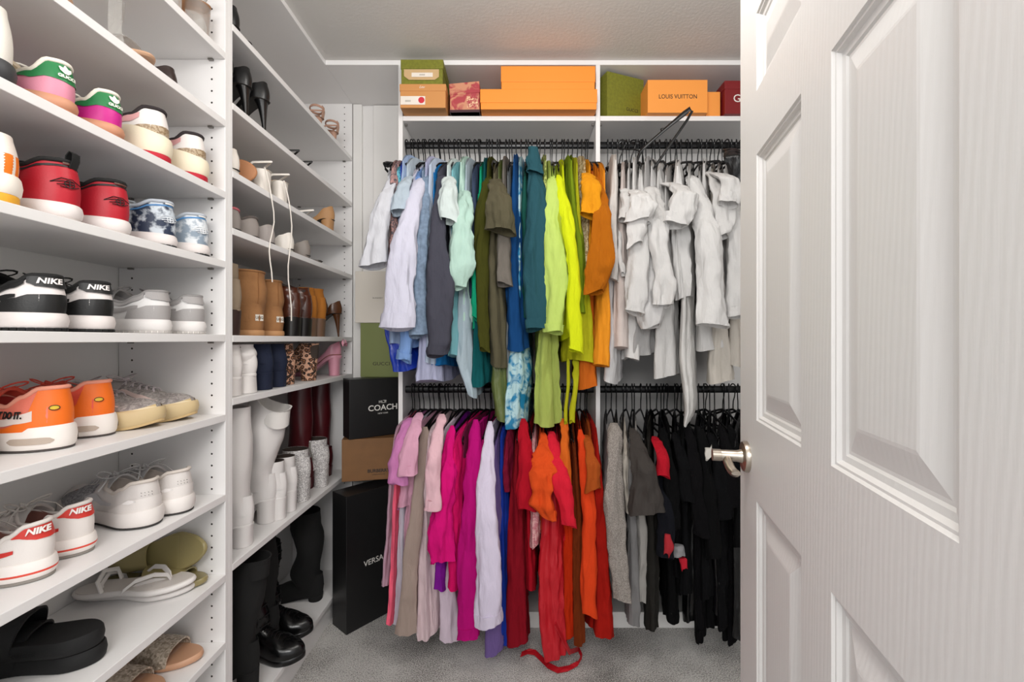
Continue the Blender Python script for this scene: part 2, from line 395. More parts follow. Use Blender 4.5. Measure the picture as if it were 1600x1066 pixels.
# corner stack
def uv_ang(u): return math.atan2(u[1], u[0])
t = obox('garment_box', 'tall black box with VERSACE lettering standing upright on the carpet', 'box', (-.698, 1.852, 0.001), math.radians(50), .255, .115, .572, P_blk)
text_flat('lettering', 'VERSACE', .034, P_wht, t, (.148, -.0004, .262), extrude=.0004, shear=0)
t = obox('gift_box', 'brown BURBERRY box lying on the tall black box, under the black COACH box', 'box', (-.760, 1.962, .600), math.radians(13), .235, .13, .185, P_bb)
text_flat('lettering', 'BURBERRY', .020, P_ink, t, (.155, -.0004, .040), bold=.0006, extrude=.0004); text_flat('small_print', 'LONDON ENGLAND', .006, P_ink, t, (.155, -.0004, .024))
t = obox('gift_box', 'black box with white COACH lettering on top of the brown box', 'box', (-.725, 1.958, .786), math.radians(36), .225, .10, .263, P_blk)
text_flat('lettering', 'COACH', .036, P_wht, t, (.150, -.0004, .128), bold=.0006, sx=1.05, extrude=.0004); text_flat('small_print', 'NEW YORK', .009, P_wht, t, (.150, -.0004, .103))
hc = MB()
for (x0, z0, x1, z1) in ((.132, .150, .132, .162), (.140, .150, .140, .162), (.132, .156, .140, .156), (.145, .151, .158, .151), (.145, .151, .145, .161), (.158, .151, .158, .163), (.150, .162, .166, .160), (.163, .150, .163, .160)):
    hc.tube([(x0, -.0006, z0), (x1, -.0006, z1)], .0011, 5)
hc.build('carriage_emblem', P_wht, t, smooth=False)
t = obox('gift_box', 'sage green GUCCI box standing on the black lettered box in the corner', 'box', (-.723, 2.092, 1.0495), 0, .21, .075, .253, P_green)
text_flat('lettering', 'GUCCI', .022, P_ink, t, (.098, -.0004, .062), sx=1.2, extrude=.0004)
t = obox('gift_box', 'cream box with faint grey lettering stacked on the sage green box', 'box', (-.745, 2.085, 1.303), 0, .20, .085, .24, P_cream)
text_flat('lettering', 'BURBERRY', .010, P_ink2, t, (.105, -.0004, .115), extrude=.0004)

# ---------------------------------------------------------------- hangers
def hanger_mesh():
    b = MB(); pts = []
    for k in range(15):
        a = math.radians(200-k*(245/14)); pts.append((0, .0195*math.cos(a)*-1, .004+.0195*math.sin(a)))
    pts += [(0, -.010, -.030), (0, -.002, -.048), (0, 0, -.066), (0, 0, -.088)]
    b.tube(pts, .0024, 6, flat=1.2)
    return b
def hanger_frame():
    b = MB(); L = []
    for k in range(-8, 9):
        q = k/8; L.append((0, .21*q, -.086-.072*abs(q)**1.25-(.010 if abs(q) > .95 else 0)))
    loop = L + [(0, .205, -.181), (0, .1, -.176), (0, 0, -.176), (0, -.1, -.176), (0, -.205, -.181)]
    b.tube(loop, .0032, 6, closed=True, flat=1.6)
    return b
def big_hanger(loc, rot, label):
    # the wide-shouldered hangers that lie loose on the rod
    t = thing('clothes_hanger', label, 'hanger', loc, 0, rot=rot); b = MB(); P_ = []; R_ = []
    for k in range(-10, 11):
        q = k/10; P_.append((0, .215*q, -.086-.078*abs(q)**1.15)); R_.append(.0042+.0075*max(0, abs(q)-.45)**1.2*(1 if abs(q) < .97 else .6))
    for q in (.97, .8, .5, .2, 0, -.2, -.5, -.8, -.97): P_.append((0, .215*q, -.182+(.004 if abs(q) > .9 else 0))); R_.append(.0034)
    b.tube(P_, R_, 8, closed=True, flat=1.7)
    b.build('hanger_frame', M_black, t)
    for sg in (1, -1):
        n = MB(); n.tube([(0, sg*.10, -.118), (0, sg*.108, -.106), (0, sg*.118, -.112)], .003, 6); n.build('notch', M_black, t)
    hanger_mesh().build('hook', M_black, t); return t
_h = None
def hanger(loc, rz, label, group, rot=None):
    global _h
    if _h is None:
        t = thing('clothes_hanger', label, 'hanger', loc, rz, group); hanger_frame().build('hanger_frame', M_black, t); hanger_mesh().build('hook', M_black, t); _h = t
        if rot: t.rotation_euler = rot
        return t
    return copy_tree(_h, loc, rot if rot else (0, 0, rz), label, group)

# ---------------------------------------------------------------- clothes
FM = {}
def fab(c, kind=None, c2=None, **k):
    key = (c, kind, c2)
    if key in FM: return FM[key]
    a = dict(rough=.9, bump=.25, bscale=500, sheen=0, crease=.45)
    if kind == 'satin': a.update(rough=.33, bump=.05, sheen=0); kind = None
    if kind == 'leather': a.update(rough=.35, bump=.15, sheen=0); kind = None
    if kind == 'knit': a.update(bump=.9, bscale=130)
    if kind == 'rib': a.update(bump=.8, bscale=170)
    if kind == 'denim': a.update(bump=.4, var=.18, vscale=60); kind = None
    if kind == 'dye': a.update(vscale=22)
    if kind == 'print': a.update(vscale=80); kind = 'dye'
    if kind == 'glitter': a.update(vscale=600)
    c_in = c; c = tuple(x*.80 for x in lin(c)) if lin(c)[1] > .03 or lin(c)[0] > .1 else c; c2 = tuple(x*.8 for x in lin(c2)) if c2 else None
    a.update(k); m = mat('fabric_'+c_in.strip('#'), c, kind=kind, col2=c2, **a); m.node_tree.nodes['Principled BSDF'].inputs['Specular IOR Level'].default_value = .45 if a['rough'] < .6 else .12; FM[key] = m; return m
YN = 1.69
def prof(pts, Y):
    # image profile -> list of (z, X, halfwidth) at depth Y, sorted from top
    return [(IZ(y, Y), IX(x, Y), w/2*Y/FPX) for (x, w, y) in pts]
def pint(P, z):
    if z >= P[0][0]: return P[0][1], P[0][2]
    for (a, b, c), (d, e, f) in zip(P, P[1:]):
        if z >= d:
            t = (a-z)/(a-d); s = t*t*(3-2*t); s = .25*s+.75*t; return lerp(b, e, s), lerp(c, f, s)
    return P[-1][1], P[-1][2]
def crease(x, y, z, sd):
    v = noise.noise(Vector((x*34+sd, y*34, z*5.5+sd*2))); u = noise.noise(Vector((x*18+sd*3, y*18, z*17+sd))); w_ = noise.noise(Vector((x*75+sd, y*75, z*26)))
    return (.62-abs(v)*2.2)*.9+(.5-abs(u)*2)*.75+w_*.45
def sleeve_mesh(pts, front, ph, folds=1.0, rows=30, n=32, Yb=None, grow=0.0, z_from=None, lean=1.0, wr=1.0):
    Y1 = YN-front; P = prof(pts, Y1); z0 = P[0][0]; z1 = P[-1][0]; b = MB(); R = []
    if z_from: z0 = z1+z_from
    sl = .010*math.sin(ph*5)
    for i in range(rows+1):
        t = i/rows; t = t**1.15; z = lerp(z0, z1, t); X, h = pint(P, z); tt = max(0, (P[0][0]-z)/(P[0][0]-z1+1e-6))
        Y = lerp(YN+.03, Y1, min(1, tt*2.2+.05)**.6)
        X += .004*folds*math.sin(7*tt+ph)*tt; h *= 1.04+.05*math.sin(11*tt+ph*2)*folds; h += grow
        if abs(P[0][0]-P[-1][0]) < .10: Y = Y1
        elif not z_from: h *= math.sqrt(min(1, .25+tt/.055))
        d = min(.036, h*.66)+grow; row = []
        for k in range(n):
            a = 2*PI*k/n; f = 1+folds*(.08*math.sin(3*a+ph+2.4*tt)+.05*math.sin(5*a-ph*1.7+5*tt))*min(1, tt*3+.25)
            ex = math.cos(a); ey = math.sin(a); px_ = X+h*f*ex; py_ = Y+d*f*ey
            q = crease(px_, py_, z, ph*7.3)*min(.0075, .0015+h*.17)*min(1, h/.012)*wr*(.6+.4*folds)
            zz = z+sl*ex*tt+(.004*math.sin(2*a+ph) if i == rows else 0)
            row.append((px_+q*ex, py_+q*ey, zz-.006*ey*(1 if i == rows else 0)))
        R.append(row)
    last = R[-1]; cx = sum(p[0] for p in last)/n; cy = sum(p[1] for p in last)/n
    R.append([(lerp(p[0], cx, .10), lerp(p[1], cy, .10), p[2]+.001) for p in last])
    R.append([(lerp(p[0], cx, .16), lerp(p[1], cy, .16), p[2]+.035) for p in last])
    b.grid(R, True, 0, True, True); return b
def body_mesh(near, Xh, rz, ph, front=0, folds=1.0, flare=0.0, rows=34, n=64):
    Yn = YN-front; P = prof(near, Yn); zb = P[-1][0]; hy0 = RY-Yn; b = MB(); R = []
    Xt = P[0][1]
    for i in range(rows+1):
        t = i/rows; row = []
        for k in range(n):
            d = -1+2*k/n; a = PI+PI*(1 if d >= 0 else -1)*abs(d)**1.6
            ca, sa = math.cos(a), math.sin(a)
            yy = (1 if ca > 0 else -1)*abs(ca)**.8
            far = .205*(1+.06*t)
            y = yy*(hy0 if yy < 0 else far)
            q = max(0, -yy); zt = rz-.092-(.062+.030*math.sin(ph*3.3))*abs(yy)**1.2-.035*max(0, (abs(yy)-.75)/.25)**2
            z = lerp(zt, zb+.009*math.sin(3*a+ph)+.012*max(0, yy)*math.sin(ph*3), t)
            Xn, h = pint(P, z); Xn += .004*math.sin(6*t+ph)*t; h = h*1.38+.0012
            Xc = lerp(Xh, Xn, q) if yy < 0 else Xh-(Xt-Xh)*yy*.8
            hx = lerp(.006+.005*t, max(h, .006), q**1.3)*(min(1, .45+t*3))
            f = folds*(math.sin(5*a+ph+1.8*t)+.7*math.sin(9*a-ph*2+3.1*t)+.5*math.sin(14*a+ph*3))*min(1, t*2.5)
            amp = min(.003+.07*h, .006)
            sx = (1 if sa > 0 else -1)*abs(sa)**.75
            X = Xc+hx*sx; Y = RY+y; c = crease(X, Y, z, ph*5.1)*min(.007, .0015+h*.22)*min(1, .3+t*2)*(.5+.5*folds)
            row.append((X+(amp*f+c)*sa, Y+(amp*f*.8+c)*ca, z))
        R.append(row)
    b.grid(R, True, 0, True, True); return b
GAR = []
def G(sec, name, cat, label, m, near, sl=None, slf=.05, front=0, cuff=None, extra=(), folds=1.0, group=None, slm=None, slname='sleeve'):
    GAR.append(dict(sec=sec, name=name, cat=cat, label=label, m=fab(m) if isinstance(m, str) else m, near=near, sl=sl, slf=slf, front=front, cuff=cuff, extra=extra, folds=folds, group=group, slm=slm, slname=slname))
# upper left rod ------------------------------------------------------------
G('UL', 'tee_shirt', 'shirt', 'white tee leftmost on the upper rod, flared sleeve pointing towards the shelves', '#dcdde4', [(606,12,262),(610,16,360),(612,18,470)], [(606,14,262),(597,24,325),(583,38,416)], .07)
G('UL', 'printed_top', 'top', 'small grey and pink printed top beside the leftmost white tee', fab('#68636a', 'print', '#c29792'), [(613,14,266),(611,18,330),(612,22,398)], front=.03)
G('UL', 'printed_top', 'top', 'turquoise patterned top peeking out beside the grey and pink printed top', fab('#2c7fa3', 'print', '#7cc6d4'), [(621,12,264),(620,14,320),(620,16,378)], front=.01)
G('UL', 'blouse', 'blouse', 'cobalt blue blouse whose hem shows below the pale shirts at the far left', fab('#1238ad', 'satin'), [(626,10,268),(616,18,440),(610,32,510),(626,44,578)])
G('UL', 'button_shirt', 'shirt', 'sky blue shirt behind the lavender white sleeve at the far left', '#a3b8da', [(629,10,266),(616,20,400),(611,22,540)], front=.01)
G('UL', 'tee_shirt', 'shirt', 'pale grey blue tee with a short sleeve left of the lavender white shirt', '#bccad6', [(636,10,264),(632,14,420),(630,16,520)], [(636,10,264),(628,22,292),(624,28,331)], .06)
G('UL', 'button_shirt', 'shirt', 'lavender white shirt with a long wide sleeve and buttoned cuff', '#dad9ea', [(646,12,262),(642,18,420),(640,20,505)], [(648,20,262),(637,30,340),(626,42,440),(621,46,514)], .10, cuff=.055)
G('UL', 'button_shirt', 'shirt', 'cornflower blue shirt with its cuff below the lavender white shirt', '#83a7df', [(650,8,268),(646,12,420),(640,14,540)], [(650,12,268),(640,18,470),(632,21,564)], .04, cuff=.03)
G('UL', 'denim_shirt', 'shirt', 'faded denim shirt with a long sleeve and frayed cuff', fab('#8497ae', 'denim'), [(660,10,262),(658,14,420),(656,18,530)], [(661,14,262),(656,22,400),(653,25,525)], .06, cuff=.03)
G('UL', 'blouse', 'blouse', 'pale periwinkle blouse hanging lowest beneath the denim shirt', '#c3c6e3', [(665,8,264),(664,18,450),(664,48,597)])
G('UL', 'long_sleeve_top', 'top', 'very pale blue top between the denim shirt and the dark slate sweatshirt', '#c3d1e6', [(671,9,263),(668,12,420),(667,16,566)], front=.02)
G('UL', 'tee_shirt', 'shirt', 'bright azure tee with only its hem below the dark slate sweatshirt', '#1f77bb', [(676,8,266),(675,14,440),(674,26,574)])
G('UL', 'sweatshirt', 'sweatshirt', 'dark slate grey sweatshirt with a thick long sleeve and ribbed cuff', '#4a4a55', [(684,12,260),(684,18,420),(690,22,520)], [(684,16,258),(682,23,370),(689,38,450),(685,36,538),(683,29,556)], .09, cuff=.035)
G('UL', 'tee_shirt', 'shirt', 'white mint tee with a short sleeve right of the slate sweatshirt', '#d6e2e0', [(699,10,262),(703,16,340),(706,16,420)], [(698,16,262),(700,26,300),(704,30,348)], .08)
G('UL', 'tank_top', 'top', 'aqua tank top hanging below the pale mint tees', '#83c0c9', [(706,8,264),(707,12,420),(706,18,557)], front=.01)
G('UL', 'blouse', 'blouse', 'seafoam blouse with a gathered puffed sleeve', '#bcdccf', [(720,12,275),(722,20,400),(724,22,505)], [(723,16,285),(722,30,350),(722,36,420),(717,20,450)], .08, folds=1.7)
G('UL', 'dress', 'dress', 'pale grey blue dress hanging lowest in front of the mint tops', '#b1c2cc', [(728,8,266),(724,22,450),(721,36,560),(736,16,620)])
G('UL', 'tank_top', 'top', 'narrow navy grey tank beside the seafoam blouse', '#3e4a62', [(738,8,270),(738,10,380),(737,12,462)], front=.01)
G('UL', 'tee_shirt', 'shirt', 'emerald green top left of the olive knit sweater', '#159c74', [(750,8,270),(748,12,400),(744,20,512)], [(751,10,290),(747,17,400),(745,18,500)], .03)
G('UL', 'blouse', 'blouse', 'deep teal blouse below the emerald top', '#11585b', [(756,7,270),(748,14,480),(746,30,602)])
G('UL', 'knit_sweater', 'sweater', 'dark olive chunky knit sweater with a long sleeve', fab('#53541f', 'knit'), [(762,10,262),(758,18,420),(757,20,550)], [(762,16,266),(755,27,340),(752,22,380),(754,18,460),(756,17,548)], .05)
G('UL', 'tee_shirt', 'shirt', 'brown olive tee with a wide folded short sleeve above a long washed body', '#5a5542', [(772,16,265),(772,28,420),(773,36,480),(776,36,572)], [(772,16,262),(779,36,312),(785,44,362)], .11, front=.04)
G('UL', 'blouse', 'blouse', 'olive satin blouse draping over the lower rod', fab('#5e6a35', 'satin'), [(779,8,268),(779,18,520),(775,36,600),(783,28,658)], front=.01)
G('UL', 'tee_shirt', 'shirt', 'taupe tee with a short sleeve between the brown olive tee and the petrol blue top', '#736d66', [(786,8,266),(787,12,400),(790,12,440)], [(786,12,290),(788,20,380),(788,25,446)], .06)
G('UL', 'tee_shirt', 'shirt', 'grey tee hem below the petrol blue top', '#7b8184', [(793,7,268),(796,10,480),(798,16,600)])
G('UL', 'long_sleeve_top', 'top', 'petrol blue top in the middle of the upper left rod', '#15457a', [(803,12,272),(802,26,400),(806,38,546)], front=.03)
G('UL', 'scarf_blouse', 'blouse', 'shiny turquoise and white tie-dye blouse draping over the lower rod', fab('#1c80ae', 'dye', '#b5d8de', rough=.35), [(811,7,268),(810,18,520),(808,40,580),(802,38,620),(799,34,668)], front=.01)
G('UL', 'tee_shirt', 'shirt', 'dark bottle green top left of the dark teal hoodie', '#1d564c', [(820,10,266),(820,24,340),(822,18,500)], front=.01)
G('UL', 'hoodie', 'hoodie', 'dark teal hoodie with a long sleeve and ribbed cuff', '#2a535d', [(832,12,250),(834,20,400),(836,22,500)], [(834,18,240),(839,29,300),(835,31,400),(838,33,515)], .07, cuff=.04, extra=[('hood', [(832,12,230),(833,22,248),(835,26,272)], .03, None)])
G('UL', 'blouse', 'blouse', 'lime and olive mottled blouse behind the pale lime sweatshirt', fab('#76833a', 'print', '#c3cd7a'), [(853,8,266),(852,12,380),(852,16,482)], front=.02)
G('UL', 'pleated_dress', 'dress', 'pale lime dress with long pleats below the pale lime sweatshirt', fab('#cbdd72', 'rib'), [(860,8,266),(858,16,480),(853,38,580),(853,48,664)], front=.01, folds=2.0)
G('UL', 'sweatshirt', 'sweatshirt', 'pale lime sweatshirt with a long sleeve and cuff', '#c2da70', [(866,12,262),(866,18,420),(868,20,505)], [(866,15,262),(863,27,350),(868,33,440),(865,29,520)], .08, cuff=.03)
G('UL', 'tee_shirt', 'shirt', 'yellow green tee with a rolled short sleeve', '#a6b432', [(874,8,280),(880,14,380),(884,18,440)], [(873,14,280),(878,26,375),(883,30,430)], .06, cuff=.02)
G('UL', 'long_sleeve_top', 'top', 'neon yellow top with a narrow long sleeve', '#d9e41c', [(880,8,262),(888,12,400),(892,14,530)], [(877,11,256),(888,19,350),(898,19,450),(899,22,549)], .10, cuff=.012)
G('UL', 'knit_sweater', 'sweater', 'lime green waffle knit top right of the neon yellow sleeve', fab('#97b225', 'knit'), [(893,12,270),(905,28,400),(908,32,492)], front=.03)
G('UL', 'wrap_top', 'top', 'mustard green draped top with long ribbons hanging over the lower rod', '#b4b31e', [(902,10,268),(906,22,420),(913,46,500),(913,54,566)], front=.02, extra=[('ribbon', [(890,5,560),(884,5,662)], .03, None), ('ribbon', [(903,10,560),(899,8,610),(893,8,660)], .05, None)])
G('UL', 'printed_top', 'top', 'tan and cream printed top behind the amber tee', fab('#a08256', 'print', '#d9c7a0'), [(914,10,264),(917,14,340),(917,16,425)], front=.01)
G('UL', 'tee_shirt', 'shirt', 'amber yellow tee with a short sleeve left of the orange sweater', '#e6981a', [(922,8,262),(922,12,340),(922,14,420)], [(920,15,256),(925,26,290),(922,28,337)], .08)
G('UL', 'dress', 'dress', 'burnt orange dress hem hanging below the yellow tops', '#cc671d', [(927,8,266),(922,16,480),(919,38,606)])
G('UL', 'knit_sweater', 'sweater', 'orange sweater with a long sleeve bunched at the bottom', fab('#d97b18', 'rib'), [(936,12,262),(938,18,380),(936,20,470)], [(938,14,260),(942,26,340),(939,40,418),(930,30,458)], .10)
G('UL', 'skirt', 'skirt', 'light tangerine garment below the orange sweater, beside the divider panel', '#f39a28', [(945,8,270),(944,18,420),(944,26,490),(943,32,573)], front=.04)
# upper right rod -----------------------------------------------------------
W1 = '#e0dedc'
G('UR', 'dress', 'dress', 'sheer grey white dress hanging lowest beside the divider panel', '#d3d2d3', [(958,8,290),(954,18,450),(951,28,598)])
G('UR', 'tank_top', 'top', 'ivory sleeveless top first on the upper right rod', '#dad5d0', [(962,14,288),(958,24,350),(960,22,436)], front=.05)
G('UR', 'dress', 'dress', 'pinkish cream dress second on the upper right rod', '#dccfc9', [(972,12,288),(968,30,450),(970,36,545)], front=.02)
G('UR', 'tee_shirt', 'shirt', 'white tee with a short sleeve and a loose strap loop near the ivory top', W1, [(982,9,284),(984,18,450),(988,30,562)], [(982,14,284),(979,25,346)], .06, extra=[('strap_loop', [(973,5,346),(968,5,390),(974,7,430)], .05, None)])
G('UR', 'long_sleeve_top', 'top', 'white top with a long plain sleeve below the ruffled blouse', '#dddbd9', [(990,10,286),(996,20,400),(998,24,480)], [(994,14,286),(999,30,370),(996,32,430),(992,29,489)], .08, cuff=.012)
G('UR', 'ruffle_blouse', 'blouse', 'white blouse with a scalloped ruffle sleeve', W1, [(1000,12,282),(1006,18,380),(1006,20,430)], [(1001,16,280),(1003,32,325),(1001,39,346)], .12, extra=[('ruffle', [(996,30,340),(994,22,384)], .11, None)], folds=2)
G('UR', 'skirt', 'skirt', 'white pleated skirt under the white sleeves near the divider panel', fab('#cfcdcc', 'rib'), [(1008,10,288),(1004,26,470),(1004,52,552)], folds=2)
G('UR', 'balloon_blouse', 'blouse', 'white blouse with a balloon sleeve gathered at the wrist', '#d8d6d5', [(1018,10,286),(1020,18,400),(1020,22,460)], [(1018,14,300),(1016,20,420),(1019,36,490),(1020,28,511)], .06, folds=1.6)
G('UR', 'gathered_blouse', 'blouse', 'white blouse with a crumpled, shirred long sleeve', W1, [(1028,12,280),(1032,18,380),(1034,20,450)], [(1029,22,276),(1030,25,370),(1035,30,440),(1033,26,478)], .10, folds=2.2)
G('UR', 'dress', 'dress', 'white dress reaching lowest behind the shirred sleeve', '#d6d4d2', [(1040,10,284),(1038,30,450),(1036,46,589)], front=.02)
G('UR', 'sweatshirt', 'sweatshirt', 'white crew neck top with a wide sleeve folded over itself', W1, [(1058,18,280),(1062,32,370),(1068,30,465)], [(1060,24,268),(1072,34,300),(1066,38,330),(1052,30,352)], .12, front=.06, folds=1.6)
G('UR', 'tie_blouse', 'blouse', 'white blouse with a long pointed tie falling onto the lower rod', '#dddbd8', [(1076,8,284),(1072,18,440),(1068,26,560),(1074,20,640),(1068,6,665)], front=.04)
G('UR', 'skirt', 'skirt', 'white garment below the large long sleeve, hem level with the lower rod', '#d4d2d0', [(1092,8,266),(1104,24,470),(1112,52,546)])
G('UR', 'long_sleeve_top', 'top', 'white top with the largest plain long sleeve in the middle of the white clothes', W1, [(1100,12,260),(1106,20,400),(1112,24,480)], [(1097,20,257),(1105,32,340),(1110,37,420),(1113,47,509)], .10, cuff=.012)
G('UR', 'blouse', 'blouse', 'cream blouse hanging low at the right, above the black clothes', '#cdc6bc', [(1112,8,264),(1124,22,470),(1128,50,598)])
G('UR', 'ruffle_blouse', 'blouse', 'white blouse with a ruffled short sleeve right of the large long sleeve', '#dcdad8', [(1122,9,256),(1128,18,400),(1132,20,500)], [(1124,14,254),(1130,26,335),(1124,32,372)], .08, folds=1.8)
G('UR', 'tee_shirt', 'shirt', 'white tee with a round short sleeve highest at the right of the rod', W1, [(1134,9,254),(1140,14,400),(1142,18,480)], [(1134,18,252),(1143,28,290),(1139,30,319)], .12)
G('UR', 'blouse', 'blouse', 'stone coloured blouse low behind the white cardigan', '#c9c2b8', [(1142,8,258),(1146,20,460),(1150,40,572)])
G('UR', 'cardigan', 'cardigan', 'white cardigan with a long sleeve nearest the door', '#d9d7d5', [(1150,10,258),(1152,16,400),(1154,20,486)], [(1149,16,262),(1153,26,400),(1149,29,495)], .07, cuff=.02)
G('UR', 'leather_jacket', 'jacket', 'black leather jacket partly hidden by the door edge on the upper rod', fab('#08080a', 'leather'), [(1160,14,222),(1164,26,300),(1168,30,480)], [(1158,22,216),(1153,38,250),(1160,22,290)], .09)
# lower left rod --------------------------------------------------------------
G('LL', 'cardigan', 'cardigan', 'mauve pink cardigan leftmost on the lower rod', '#c7a0b2', [(616,10,680),(606,13,800),(599,15,920)], front=.01)
G('LL', 'tank_top', 'top', 'thin neon coral pink strip of a top near the left end of the lower rod', '#ff6a86', [(622,7,676),(613,9,850),(606,11,978)], front=.04)
G('LL', 'tee_shirt', 'shirt', 'orchid pink tee with a short sleeve at the left end of the lower rod', '#d184ba', [(627,9,668),(622,12,740),(622,14,800)], [(631,14,660),(623,23,710),(620,28,757)], .08)
G('LL', 'dress', 'dress', 'lilac grey dress behind the pink tees on the lower rod', '#c6c1ce', [(632,8,670),(624,14,860),(617,19,978)], front=.01)
G('LL', 'tee_shirt', 'shirt', 'light pink tee with a cap sleeve over a lower pink hem', '#e2a9c1', [(640,9,666),(632,22,745),(627,28,796)], [(646,14,652),(641,25,700),(636,32,744)], .09, front=.03)
G('LL', 'blouse', 'blouse', 'dusty rose blouse left of the beige one', '#cc9cae', [(648,8,668),(636,18,820),(625,22,958)], front=.01)
G('LL', 'knit_sweater', 'sweater', 'beige blush long cardigan with a straight hanging sleeve', fab('#cfb8ac', 'rib'), [(656,10,668),(652,14,800),(642,18,960)], [(659,13,672),(651,18,800),(641,24,900),(633,26,990)], .04)
G('LL', 'button_shirt', 'shirt', 'blush white shirt dress reaching almost to the carpet', '#e6cdd2', [(670,12,668),(663,22,800),(661,34,992),(660,32,1000)], front=.02)
G('LL', 'tee_shirt', 'shirt', 'pale pink tee with a long short-sleeve edge in front of the blush shirt dress', '#eec1cb', [(682,9,668),(680,12,760),(680,14,840)], [(683,15,655),(678,21,720),(674,23,798)], .10, cuff=.012)
G('LL', 'dress', 'dress', 'pale lilac dress with an uneven hem left of the magenta ones', '#e0cedd', [(690,8,670),(692,20,850),(698,42,1003)])
G('LL', 'blouse', 'blouse', 'violet top showing below the fuchsia frilled tee', '#881d9e', [(694,8,672),(687,18,820),(683,24,925)], front=.02)
G('LL', 'ruffle_blouse', 'blouse', 'fuchsia pink tee with frilled edges', '#e0147c', [(700,9,668),(698,20,780),(692,26,860)], [(702,13,672),(696,25,755),(688,31,830),(690,32,878)], .07, folds=2)
G('LL', 'tank_top', 'top', 'crimson pink tank hanging below the frilled tee', '#df1168', [(710,13,664),(709,26,780),(707,33,922)], front=.05)
G('LL', 'blouse', 'blouse', 'plum blouse deep between the two pinks', '#762045', [(722,8,664),(722,10,740),(722,12,850)])
G('LL', 'long_dress', 'dress', 'magenta maxi dress with a gathered hem', '#c0107a', [(736,12,664),(738,20,800),(734,24,960)], [(740,14,662),(739,29,750),(735,36,880),(731,31,997)], .07, cuff=.045)
G('LL', 'tee_shirt', 'shirt', 'hot pink top squeezed right of the magenta maxi dress', '#e4178a', [(750,10,660),(752,14,780),(754,16,960)], front=.02)
G('LL', 'button_shirt', 'shirt', 'white lavender shirt with a long sleeve and broad cuff over the lower rod', '#e3d9ee', [(760,9,668),(760,14,800),(762,16,930)], [(763,12,668),(760,26,760),(763,35,870),(765,39,976)], .11, cuff=.045)
G('LL', 'crochet_dress', 'dress', 'lavender crochet dress hanging lower than the white lavender shirt', fab('#967bc4', 'knit', bump=1.0), [(772,12,666),(773,22,850),(769,35,1025)], front=.04)
G('LL', 'dress', 'dress', 'royal blue dress between the lavender and the dark red ones', '#1b38a0', [(782,12,664),(785,15,850),(788,20,1008)], front=.02)
G('LL', 'tee_shirt', 'shirt', 'small burgundy top beside the royal blue dress', '#7a1230', [(792,10,672),(791,14,720),(791,16,766)], front=.05)
G('LL', 'long_dress', 'dress', 'dark red maxi dress in the middle of the lower left rod', '#8b0f20', [(807,16,668),(805,28,820),(807,42,1011)], front=.04)
G('LL', 'tee_shirt', 'shirt', 'scarlet tee with a short sleeve right of the dark red maxi dress', '#b51226', [(820,9,668),(824,16,800),(829,22,926)], [(818,13,662),(822,24,730),(823,27,797)], .09)
G('LL', 'printed_top', 'top', 'pink patterned top between the scarlet tee and the orange blouse', fab('#d7848f', 'print', '#efb9b8'), [(832,10,672),(835,15,760),(836,14,858)], front=.05)
G('LL', 'ruffle_blouse', 'blouse', 'bright orange blouse with a puffed crumpled sleeve', '#e4521f', [(846,10,668),(850,16,760),(852,18,830)], [(852,14,688),(847,38,750),(844,34,790),(858,20,812)], .12, folds=2)
G('LL', 'long_dress', 'dress', 'bright red wrap dress whose sash trails on the carpet', fab('#c81424', 'satin', rough=.5), [(858,12,668),(864,30,800),(863,46,890),(865,48,980),(868,42,1031)], front=.07, folds=1.8)
G('LL', 'blouse', 'blouse', 'coral crimson blouse with a pointed sleeve', '#de2238', [(868,9,668),(876,16,760),(878,18,840)], [(866,14,686),(877,28,755),(891,22,822)], .12)
G('LL', 'dress', 'dress', 'red orange dress behind the wrap dress', '#d5340f', [(878,8,668),(893,24,850),(888,42,1000)], front=.02)
G('LL', 'tee_shirt', 'shirt', 'tangerine top with a slim short sleeve right of the coral blouse', '#d6651f', [(886,8,664),(888,12,740),(890,14,800)], [(885,11,662),(882,15,725),(888,13,764)], .09)
G('LL', 'cardigan', 'cardigan', 'rust brown long cardigan between two orange dresses', fab('#8c3c16', 'rib'), [(896,11,668),(905,16,850),(907,20,1010)], front=.06)
G('LL', 'long_sleeve_top', 'top', 'vermilion top with a long straight sleeve', '#e4451b', [(908,8,668),(916,14,800),(918,16,930)], [(913,13,680),(920,20,800),(921,23,962)], .09)
G('LL', 'tee_shirt', 'shirt', 'copper brown tee sleeve in front of the brick red skirt', '#b0531e', [(922,8,672),(926,12,740),(928,14,820)], [(923,12,690),(929,22,766)], .10)
G('LL', 'long_dress', 'dress', 'brick red flared dress last before the divider panel', '#ae1b12', [(932,12,668),(942,34,850),(944,46,998)], front=.05, folds=1.4)
# lower right rod -------------------------------------------------------------
G('LR', 'long_sleeve_top', 'top', 'mid grey marl top beside the divider panel on the lower rod', '#8a8787', [(951,9,672),(947,11,800),(950,15,905)], front=.03)
G('LR', 'knit_sweater', 'sweater', 'sparkly beige grey sweater with a long sleeve', fab('#b5ada6', 'glitter', '#7d756f'), [(965,10,664),(966,16,800),(970,20,900)], [(967,20,668),(958,27,780),(971,26,938)], .07)
G('LR', 'tank_top', 'top', 'cream top right behind the sparkly grey sweater', '#d2c9bd', [(976,12,655),(978,16,720),(980,18,800)], front=.03)
G('LR', 'knit_sweater', 'sweater', 'light grey fine knit top hanging lower than the sparkly sweater', fab('#a19f9f', 'rib'), [(984,10,666),(988,20,820),(991,26,982)], front=.04)
G('LR', 'long_sleeve_top', 'top', 'stone grey top under the charcoal tee', '#b3afaa', [(993,10,664),(1004,26,850),(1002,28,943)], front=.02)
